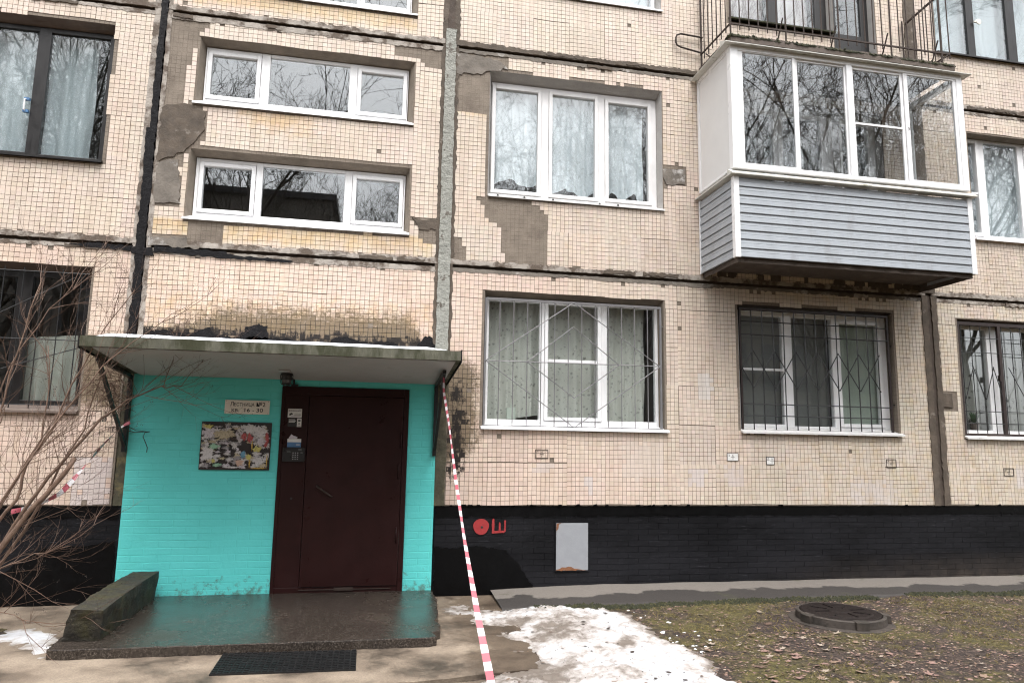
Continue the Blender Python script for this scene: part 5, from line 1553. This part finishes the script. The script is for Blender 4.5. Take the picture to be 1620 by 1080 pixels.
# ------------------------------------------------------------------ snow
def snow_field(name, poly, label, h0, seed, dirt0=0.0, cell=.016, edge=.22, dark=()):
    xs_ = [p[0] for p in poly]; ys_ = [p[1] for p in poly]
    X = np.arange(min(xs_)-.2, max(xs_)+.2, cell); Y = np.arange(min(ys_)-.2, max(ys_)+.2, cell)
    GX, GY = np.meshgrid(X, Y)
    ins = inpoly(GX, GY, poly)
    dist = np.full(GX.shape, 9.0)
    for i in range(len(poly)):
        ax, ay = poly[i]; bx, by = poly[(i+1) % len(poly)]
        vx, vy = bx-ax, by-ay
        t = np.clip(((GX-ax)*vx+(GY-ay)*vy)/(vx*vx+vy*vy), 0, 1)
        dist = np.minimum(dist, np.hypot(GX-ax-t*vx, GY-ay-t*vy))
    sdist = np.where(ins, dist, -dist)
    mb = MB(); idx = -np.ones(GX.shape, int); dirt = []
    H = np.zeros(GX.shape)
    for j in range(len(Y)):
        for i in range(len(X)):
            x, y_ = X[i], Y[j]
            s_ = sdist[j,i]+.12*fbm(x, y_, 4, 4, seed)+.06*fbm(x, y_, 13, 4, seed+3)
            if s_ < -.03: H[j,i] = -1; continue
            k = max(0, min(1, s_/edge))**.6
            b_ = fbm(x, y_, 2.6, 4, seed+7); cl = abs(fbm(x, y_, 6.5, 4, seed+11))
            h = k*(h0*(.75+.5*b_)+min(.03,h0*.6)*cl+min(.010,h0*.25)*fbm(x, y_, 18, 3, seed+13))
            H[j,i] = max(-.012, h-.004)
    for j in range(len(Y)-1):
        for i in range(len(X)-1):
            if min(H[j,i],H[j+1,i],H[j,i+1],H[j+1,i+1]) < -.5: continue
            f = []
            for (jj, ii) in ((j,i),(j,i+1),(j+1,i+1),(j+1,i)):
                if idx[jj,ii] < 0:
                    x, y_ = X[ii], Y[jj]
                    idx[jj,ii] = len(mb.v)
                    mb.v.append((x, y_, max(0 if x < 1.4 else ground_z(x,y_), -.01)+H[jj,ii]+.004))
                    dd = dirt0+.16*fbm(x, y_, 3.1, 4, seed+17)
                    for (cx, cy, rr, am) in dark:
                        dd += am*math.exp(-((x-cx)**2+(y_-cy)**2)/rr**2)
                    dd += .18*max(0, 1-sdist[jj,ii]/.10)
                    dirt.append(dd)
                f.append(idx[jj,ii])
            mb.f.append(tuple(f)); mb.m.append(0)
    o = obj(name, mb, M['snow'], kind='stuff', label=label, cat='snow', smooth=True, base=False)
    a = o.data.attributes.new('dirt', 'FLOAT', 'POINT'); a.data.foreach_set('value', np.array(dirt, np.float32))
    return o
snow_main = snow_field('snow', [(1.247,-.70),(1.853,-.62),(2.40,-.86),(2.56,-1.2),(2.52,-1.9),(2.64,-2.277),(2.62,-2.684),(2.55,-3.3),(1.9,-3.6),(.944,-3.3),(.78,-2.84),(1.0,-2.68),(1.34,-2.60),(1.36,-2.3),(1.24,-1.80),(1.30,-1.40),(1.02,-1.18),(1.08,-.85)],
           'melting heap of dirty white snow beside the path, right of the striped tape', .036, 3, .05,
           dark=((1.75,-1.65,.28,.34),(1.45,-1.2,.18,.30),(1.9,-1.1,.25,.22),(1.30,-2.8,.35,.26),(2.15,-2.2,.09,.45)))
snow_field('snow', [(-3.6,-.95),(-3.091,-.95),(-2.873,-.82),(-2.60,-1.10),(-2.45,-1.55),(-2.40,-1.85),(-2.60,-1.62),(-2.72,-1.46),(-2.95,-1.34),(-3.6,-1.4)],
           'thin strip of snow left of the mossy parapet block', .012, 23, .02, edge=.08)
snow_field('snow', [(.74,-.10),(.98,-.14),(1.06,-.35),(1.30,-.45),(1.25,-1.05),(.98,-.98),(.78,-.95),(.73,-.5)], 'thin icy snow film beside the right end of the porch', .005, 43, .22, edge=.1)
r = random.Random(91); mb = MB()
for i in range(26):
    x, y_ = 2.62+r.uniform(-.05,.45)*r.random(), -r.uniform(.9,2.5)
    s_ = r.uniform(.010,.034); z = ground_z(x, y_)
    n = 9
    vs = [(x+s_*r.uniform(.6,1.5)*math.cos(2*math.pi*k/n), y_+s_*r.uniform(.5,1)*math.sin(2*math.pi*k/n), z-.004) for k in range(n)]+[(x,y_,z+s_*.28)]
    mb.add(vs, [(k, (k+1) % n, n) for k in range(n)])
obj('snow_crumbs', mb, M['roofsnow'], kind='stuff', label='small leftover lumps of snow scattered along the edge of the snow heap', cat='snow', smooth=True, base=False)

# ------------------------------------------------------------------ grass and fallen leaves
mb = MB(); r = random.Random(55)
GR = [mat('dry_grass_%s' % k, v, .8, .25, 6, 0) for k, v in (('straw',(.21,.165,.065)),('green',(.115,.098,.03)),('brown',(.10,.07,.042)))]
cnt = 0
while cnt < 24000:
    x, y_ = r.uniform(2.35, 9.5), r.uniform(-4.2,-.75)
    dn = fbm(x, y_, 1.1, 4, 2)+.35*fbm(x, y_, 5, 3, 8)
    if dn < .06 and r.random() < .88: cnt += 1; continue
    if (x-4.6)**2+(y_+1.58)**2 < .28: continue
    if x < 2.75 and r.random() < .8: cnt += 1; continue
    z = ground_z(x, y_); h = r.uniform(.006,.022); t = r.uniform(0, 6.28); w_ = r.uniform(.0010,.0022)
    l_ = r.uniform(.6,2.2)*h; u = r.uniform(0, 6.28)
    dx, dy = math.cos(t)*w_, math.sin(t)*w_
    mb.add([(x-dx,y_-dy,z-.004),(x+dx,y_+dy,z-.004),(x+l_*.45*math.cos(u)+dx*.6,y_+l_*.45*math.sin(u)+dy*.6,z+h*.75),(x+l_*math.cos(u),y_+l_*math.sin(u),z+h*.95)], [(0,1,2),(0,2,3)], r.choice((0,0,1,1,2)))
    cnt += 1
obj('grass', mb, GR, kind='stuff', label='short sparse yellow green winter grass on the lawn', cat='grass', base=False)

LM = [mat('leaf_%s' % k, v, .75, .25, 40, .2, 60) for k, v in (('tan',(.20,.135,.095)),('brown',(.10,.062,.044)),('pink',(.21,.13,.107)),('dark',(.035,.023,.017)),('pale',(.27,.22,.175)))]
def leaf_mesh(mb, x, y_, z, s_, r, mi, fancy):
    t0 = r.uniform(0, 6.28); curl = r.uniform(-.2,.5)
    n = 10 if fancy else 5
    ring = []
    tl, tw = r.uniform(-.25,.25), r.uniform(-.25,.25)
    for k in range(n):
        t = t0+2*math.pi*k/n
        q = s_*((1.0 if k % 2 == 0 else .52) if fancy else r.uniform(.6,1.1))*r.uniform(.85,1.1)
        lx, ly = q*math.cos(t), q*.8*math.sin(t)
        ring.append((x+lx, y_+ly, z+.004+max(-.002, tl*lx+tw*ly+curl*(lx*lx+ly*ly)/s_*.6)))
    mb.add(ring+[(x,y_,z+.006)], [(k, (k+1) % n, n) for k in range(n)], mi)
mb = MB(); r = random.Random(66)
for i in range(17000):
    x, y_ = r.uniform(2.5,9.5), r.uniform(-4.0,-.78)
    k = -fbm(x, y_, 1.1, 4, 2)
    w_ = k+.9*math.exp(-((x-6.2)/1.2)**2-((y_+1.2)/.45)**2)+.5*math.exp(-((x-3.4)/.9)**2-((y_+2.6)/.7)**2)
    if w_ < .0 and r.random() < .65: continue
    if (x-4.6)**2+(y_+1.58)**2 < .20: continue
    leaf_mesh(mb, x, y_, ground_z(x, y_), r.uniform(.005,.018), r, r.choice((0,0,1,1,2,2,3,3,4)), False)
obj('leaf_litter', mb, LM, kind='stuff', label='small dead leaves and leaf bits littering the lawn', cat='leaves', base=False)
r = random.Random(67)
for i in range(120):
    if i < 75: x, y_ = r.uniform(2.75,4.6), r.uniform(-3.35,-1.9)
    else: x, y_ = r.uniform(3.0,7.0), r.uniform(-3.4,-1.0)
    if (x-4.6)**2+(y_+1.58)**2 < .30: continue
    mb = MB(); leaf_mesh(mb, x, y_, ground_z(x, y_)+.006, r.uniform(.026,.050), r, 0, True)
    obj('fallen_leaf', mb, r.choice((LM[0],LM[1],LM[2],LM[2],LM[4])), label='large dry fallen leaf lying on the lawn', cat='leaf', group='large fallen leaves on the lawn')

mb = MB(); r = random.Random(68)
vv = snow_main.data.vertices
for i in range(420):
    q = vv[r.randrange(len(vv))].co
    leaf_mesh(mb, q.x, q.y, q.z+.002, r.uniform(.003,.010) if i % 9 else r.uniform(.012,.03), r, r.choice((1,3,3,3,0)), False)
obj('snow_litter', mb, LM, kind='stuff', label='dark grit and leaf bits scattered on the dirty snow', cat='litter', base=False)
mb = MB(); r = random.Random(69)
for i in range(330):
    x, y_ = r.uniform(2.5,8.5), r.uniform(-3.6,-.8)
    if fbm(x, y_, 1.1, 4, 2) < .05 or (x-4.6)**2+(y_+1.58)**2 < .30: continue
    z = ground_z(x, y_)
    for b_ in range(r.randint(8, 20)):
        t = r.uniform(0, 6.28); lean = r.uniform(.2, 1.6); h = r.uniform(.02, .055); ox_, oy_ = r.gauss(0,.012), r.gauss(0,.012); w_ = .0014
        p0 = Vector((x+ox_, y_+oy_, z-.003)); d = Vector((math.cos(t)*lean, math.sin(t)*lean, 1)).normalized()
        sd_ = Vector((-math.sin(t), math.cos(t), 0))*w_
        p1 = p0+d*h*.6; p2 = p0+d*h+Vector((math.cos(t),math.sin(t),-.6))*h*.25
        mb.add([tuple(p0-sd_),tuple(p0+sd_),tuple(p1+sd_*.7),tuple(p1-sd_*.7),tuple(p2)], [(0,1,2,3),(3,2,4)], r.choice((0,0,1,1,2)))
obj('grass_tufts', mb, GR, kind='stuff', label='longer straggly grass tufts on the mossy parts of the lawn', cat='grass', base=False)

# ------------------------------------------------------------------ barrier tapes
def tape(name, pts, width, twists, label, step=.062, seed=0, par=None):
    P_ = [Vector(p) for p in pts]
    # resample
    seg = [(P_[i+1]-P_[i]).length for i in range(len(P_)-1)]; L = sum(seg)
    n = int(L/step)*4
    def at(s):
        for i, q in enumerate(seg):
            if s <= q or i == len(seg)-1: return P_[i].lerp(P_[i+1], min(1, s/q))
            s -= q
    # smooth path by averaging
    pp = [at(L*i/n) for i in range(n+1)]
    for _ in range(12): pp = [pp[0]]+[(pp[i-1]+pp[i]*2+pp[i+1])/4 for i in range(1, n)]+[pp[-1]]
    mb = MB(); vs = []
    for i, p in enumerate(pp):
        d = (pp[min(n,i+1)]-pp[max(0,i-1)]).normalized()
        t = twists(i/n)
        a = d.cross(Vector((0,1,0))).normalized(); b_ = d.cross(a)
        w_, ang = t
        sidev = (a*math.cos(ang)+b_*math.sin(ang))*width*w_/2
        skew = d*width*.10
        vs += [tuple(p-sidev-skew), tuple(p+sidev+skew)]
    mb.v = vs
    for i in range(n):
        mb.f.append((2*i,2*i+1,2*i+3,2*i+2)); mb.m.append((i//4) % 2)
    return obj(name, mb, [M['tape_red'], M['tape_white']], label=label, cat='barrier tape', group='red and white barrier tapes')
def tw1(t):
    w_ = .36+.64*min(1,max(0,(t-.50)/.32)) if t > .50 else .36+.2*abs(math.sin(t/.25*math.pi))
    return (w_, .25+.9*math.sin(t*7)*(1-t))
tape('barrier_tape', [(.672,-.93,2.34),(.668,-1.0,2.20),(.684,-1.5,1.83),(.70,-2.0,1.37),(.715,-2.55,.955),(.745,-3.15,.52),(.79,-3.65,.12),(.86,-4.0,.012)], .050, tw1, 'red and white striped tape stretched from the canopy bracket down across the path')
mb = MB(); mb.tube([(.675,-.95,2.36),(.70,-.97,2.33),(.675,-.98,2.28),(.65,-.96,2.31),(.675,-.95,2.36)], [.012,.016,.018,.014,.012], 6)
mb.add([(.69,-.97,2.33),(.715,-.98,2.33),(.73,-1.0,2.22),(.70,-.99,2.21)], [(0,1,2,3)])
def tw2(t): return (.75-.3*math.sin(t*9)**2, .5+1.2*math.sin(t*6))
tape('barrier_tape', [(-2.50,-.075,1.835),(-2.53,-.09,1.83),(-2.60,-.16,1.735),(-2.66,-.35,1.58),(-2.70,-.70,1.35),(-2.76,-.90,1.17),(-2.90,-1.05,1.07),(-3.05,-1.12,1.03)], .062, tw2, 'red and white striped tape tied from the left bracket to the bare shrub', step=.07)

# wire dangling from the left bracket
mb = MB(); mb.tube([(-2.53,-.06,1.755),(-2.45,-.07,1.735),(-2.36,-.075,1.742),(-2.30,-.078,1.744),(-2.345,-.08,1.735),(-2.36,-.082,1.69),(-2.335,-.082,1.64),(-2.31,-.08,1.58),(-2.312,-.08,1.53)], .0045, 5)
mb.tube([(-2.53,-.06,1.80),(-2.44,-.07,1.755),(-2.34,-.08,1.745)], .0035, 5)
obj('hanging_wire', mb, M['ink'], label='bent black wire sticking out over the turquoise wall below the left bracket', cat='wire')

# ------------------------------------------------------------------ the bare shrub by the left window
sh = thing('bare_shrub', (-3.45,-1.25,0), 'leafless brown shrub with many thin stems beside the left window', 'shrub')
r = random.Random(404)
def arc(p, d, L, n, up_, wob, rr):
    pts = [Vector(p)]; d = Vector(d).normalized()
    for i in range(n):
        d = (d+Vector((rr.gauss(0,wob), rr.gauss(0,wob), rr.gauss(0,wob)+up_))).normalized()
        pts.append(pts[-1]+d*L/n)
    return pts
twig_mb = MB(); seed_mb = MB()
def tuft(p, rr):
    for i in range(rr.randint(3, 7)):
        q = Vector(p)+Vector((rr.gauss(0,.014), rr.gauss(0,.014), rr.gauss(0,.012)))
        s_ = rr.uniform(.0025,.005)
        seed_mb.add([tuple(q+Vector(v)*s_) for v in ((1,0,0),(-1,0,0),(0,1,0),(0,-1,0),(0,0,1),(0,0,-1))], [(0,2,4),(2,1,4),(1,3,4),(3,0,4),(2,0,5),(1,2,5),(3,1,5),(0,3,5)])
def twig(p, d, L, rad, depth, rr):
    n = 5
    pts = arc(p, d, L, n, .07, .14, rr)
    twig_mb.tube(pts, [rad*(1-.8*i/n) for i in range(n+1)], 4 if rad > .003 else 3, cap=False)
    if depth > 0:
        for k in range(rr.randint(2, 4)):
            i = rr.randint(1, n-1)
            dd = (pts[i+1]-pts[i]).normalized()
            sidev = Vector((rr.gauss(0,1), rr.gauss(0,.7), rr.gauss(0,1))).normalized()
            twig(pts[i], dd+sidev*rr.uniform(.5,.95), L*rr.uniform(.35,.6), rad*.55, depth-1, rr)
    elif rr.random() < .16: tuft(pts[-1], rr)
STEMS = [  # (points, base radius, tip radius)
 ([(-3.45,-1.25,0),(-3.25,-1.22,.45),(-3.05,-1.2,.78),(-2.83,-1.18,1.22),(-2.62,-1.15,1.55),(-2.42,-1.1,1.85),(-2.22,-1.05,2.02),(-1.98,-1.0,2.16),(-1.80,-.98,2.17)],.024,.004),
 ([(-3.40,-1.28,0),(-3.22,-1.28,.42),(-3.04,-1.27,.72),(-2.86,-1.26,1.03),(-2.70,-1.25,1.24),(-2.545,-1.24,1.50)],.027,.019),
 ([(-3.48,-1.3,0),(-3.25,-1.32,.55),(-3.10,-1.33,.85),(-2.93,-1.33,1.15),(-2.88,-1.33,1.42),(-2.72,-1.33,1.72),(-2.60,-1.32,2.15),(-2.40,-1.32,2.62),(-2.18,-1.3,3.0)],.022,.003),
 ([(-3.50,-1.2,0),(-3.30,-1.12,.60),(-3.18,-1.1,1.0),(-3.05,-1.08,1.30),(-2.92,-1.05,1.66),(-2.90,-1.02,2.1),(-2.96,-1.0,2.5)],.018,.003),
 ([(-3.52,-1.25,0),(-3.38,-1.25,.7),(-3.26,-1.22,1.2),(-3.22,-1.2,1.7),(-3.15,-1.18,2.2),(-3.06,-1.15,2.8),(-3.02,-1.12,3.1)],.019,.003),
 ([(-3.42,-1.2,0),(-3.1,-1.15,.55),(-2.85,-1.1,1.05),(-2.72,-1.08,1.42),(-2.58,-1.05,1.75),(-2.50,-1.03,2.2),(-2.52,-1.0,2.45)],.017,.003),
 ([(-3.50,-1.35,0),(-3.2,-1.4,.7),(-2.9,-1.42,1.35),(-2.62,-1.42,1.85),(-2.35,-1.4,2.3),(-2.0,-1.4,2.62),(-1.72,-1.38,2.85)],.013,.002),
 ([(-3.50,-1.15,0),(-3.45,-1.1,.8),(-3.40,-1.05,1.6),(-3.24,-1.0,2.3),(-3.0,-.95,2.85),(-2.75,-.9,3.15)],.014,.002),
 ([(-3.40,-1.3,.0),(-3.10,-1.35,.45),(-2.95,-1.38,.60),(-2.72,-1.4,.72),(-2.45,-1.4,.78)],.008,.002),
 ([(-3.38,-1.3,.0),(-3.05,-1.4,.28),(-2.80,-1.45,.25),(-2.55,-1.48,.16),(-2.3,-1.5,.16)],.005,.0015),
]
for pts, r0, r1 in STEMS:
    P_ = [Vector(p) for p in pts]
    fine = []
    for i in range(len(P_)-1):
        for k in range(3): fine.append(P_[i].lerp(P_[i+1], k/3)+Vector((r.gauss(0,.006), r.gauss(0,.006), r.gauss(0,.006))))
    fine.append(P_[-1])
    n = len(fine)
    mb = MB(); mb.tube(fine, [r0+(r1-r0)*(i/(n-1))**.8 for i in range(n)], 7)
    obj('stem', mb, M['bark'], sh, smooth=True)
    dens = 15 if r0 > .01 else 7
    for k in range(dens):
        i = r.randint(int(n*.28), n-2)
        dd = (fine[i+1]-fine[i]).normalized()
        sidev = Vector((r.gauss(.15,1), r.gauss(0,.55), r.gauss(.1,.9))).normalized()
        twig(fine[i], dd+sidev*r.uniform(.4,.9), r.uniform(.35,.95), r.uniform(.0022,.0046), 2, r)
# a few stray twigs reaching over the entrance
for p, d, L in (((-2.1,-1.02,2.07),(1,0,-.25),.75),((-1.95,-1.0,2.16),(.3,.1,1),.55),((-1.80,-.98,2.17),(.6,0,.9),.7),((-2.25,-1.05,1.98),(1,0,.9),.9),((-3.2,-1.3,.6),(1,0,-.15),.9)):
    twig(Vector(p), Vector(d), L, .0045, 2, r)
o = obj('twigs', twig_mb, M['twig'], sh); o['kind'] = 'stuff'
o = obj('seed_heads', seed_mb, M['seed'], sh); o['kind'] = 'stuff'

# ------------------------------------------------------------------ across the yard: bare trees and a house, seen mirrored in the panes
def make_tree(seed, H, r0, style):
    rr = random.Random(seed)
    tm, cm = MB(), MB()
    def br(p, d, L, rad, depth):
        n = 5 if depth > 2 else (4 if depth > 0 else 3)
        up_ = .06 if style == 'spread' else .10
        if style == 'weep' and depth < 2: up_ = -.18
        pts = arc(p, d, L, n, up_, .11 if depth > 2 else .16, rr)
        rads = [rad*(1-.65*i/n) for i in range(n+1)]
        (tm if depth >= 4 else cm).tube(pts, rads, 6 if depth > 2 else (4 if depth > 1 else 3), cap=False)
        if depth == 0: return
        kids = {5:9, 4:6, 3:5, 2:4, 1:3}[depth]
        for k in range(kids):
            t = rr.uniform(.3, 1.0); i = min(n-1, int(t*n)); q = pts[i].lerp(pts[i+1], t*n-i)
            dd = (pts[i+1]-pts[i]).normalized()
            a = rr.uniform(0, 6.28)
            o1 = dd.orthogonal().normalized(); o2 = dd.cross(o1)
            sp = rr.uniform(.45, .95)
            br(q, dd+(o1*math.cos(a)+o2*math.sin(a))*sp, L*rr.uniform(.45,.68), max(.008, rads[i]*rr.uniform(.42,.6)), depth-1)
    br(Vector((0,0,0)), Vector((rr.gauss(0,.05), rr.gauss(0,.05), 1)), H*.62, r0, 5)
    return tm, cm
protos = []
for i, (sd_, H, r0, stl) in enumerate(((11,15,.20,'spread'),(23,17,.22,'up'),(37,16,.19,'weep'))):
    tm, cm = make_tree(sd_, H, r0, stl)
    t = thing('bare_tree', (0,0,0), 'bare winter tree across the yard, seen only as a reflection in the windows', 'tree', 'bare trees across the yard')
    obj('trunk', tm, M['treebark'], t, smooth=True); obj('crown', cm, M['treebark'], t)
    protos.append(t)
spots = [(0,-4.5,-16,0,1.0),(1,9.5,-14.5,40,1.0),(2,3.6,-17,80,1.0)] + [(0,15.0,-13.5,120,1.05),(1,18.5,-15.5,200,1.0),(0,22.0,-14,300,1.1),(2,26,-18,20,1.0),(1,-9,-15,140,.95),(0,-14,-19,250,1.1),(1,1.0,-25,10,.95),(0,7,-27,60,1.05),(1,13,-26,310,1.1),(2,-12,-14,90,1.0),(0,-21,-16,0,1.0),(1,30,-14,75,1.0)]
used = set()
for k, x, y_, rz, sc in spots:
    p = protos[k]
    if k not in used: o = p; used.add(k)
    else:
        o = copy_obj(p)
        for ch in list(p.children): copy_obj(ch, o)
    o.location = (x, y_, -.03); o.rotation_euler = (0,0,R(rz)); o.scale = (sc,sc,sc)

for x0_, x1_, H, lb in ((-44,-4.2,20.8,'tall grey house across the yard, mirrored as a dark roofline in the lower stair window'),(-3,52,13.5,'lower grey house across the yard, mirrored in the ground floor windows')):
    ob = thing('opposite_house', ((x0_+x1_)/2,-50,0), lb, 'building', 'houses across the yard')
    mb = MB(); mb.box(x0_,x1_,-60,-48,0,H); obj('wall', mb, M['oppwall'], ob)
    mb = MB(); mb.box(x0_-.4,x1_+.4,-60.4,-47.6,H,H+.5); obj('roof', mb, M['oppdark'], ob)
    fl = 0
    while fl*2.8+2.6 < H:
        x = x0_+1.5
        while x+1.8 < x1_:
            mb = MB(); mb.box(x,x+1.7,-48.001,-47.93,fl*2.8+1.0,fl*2.8+2.4); obj('window', mb, M['oppdark'], ob)
            x += 3.2
        fl += 1
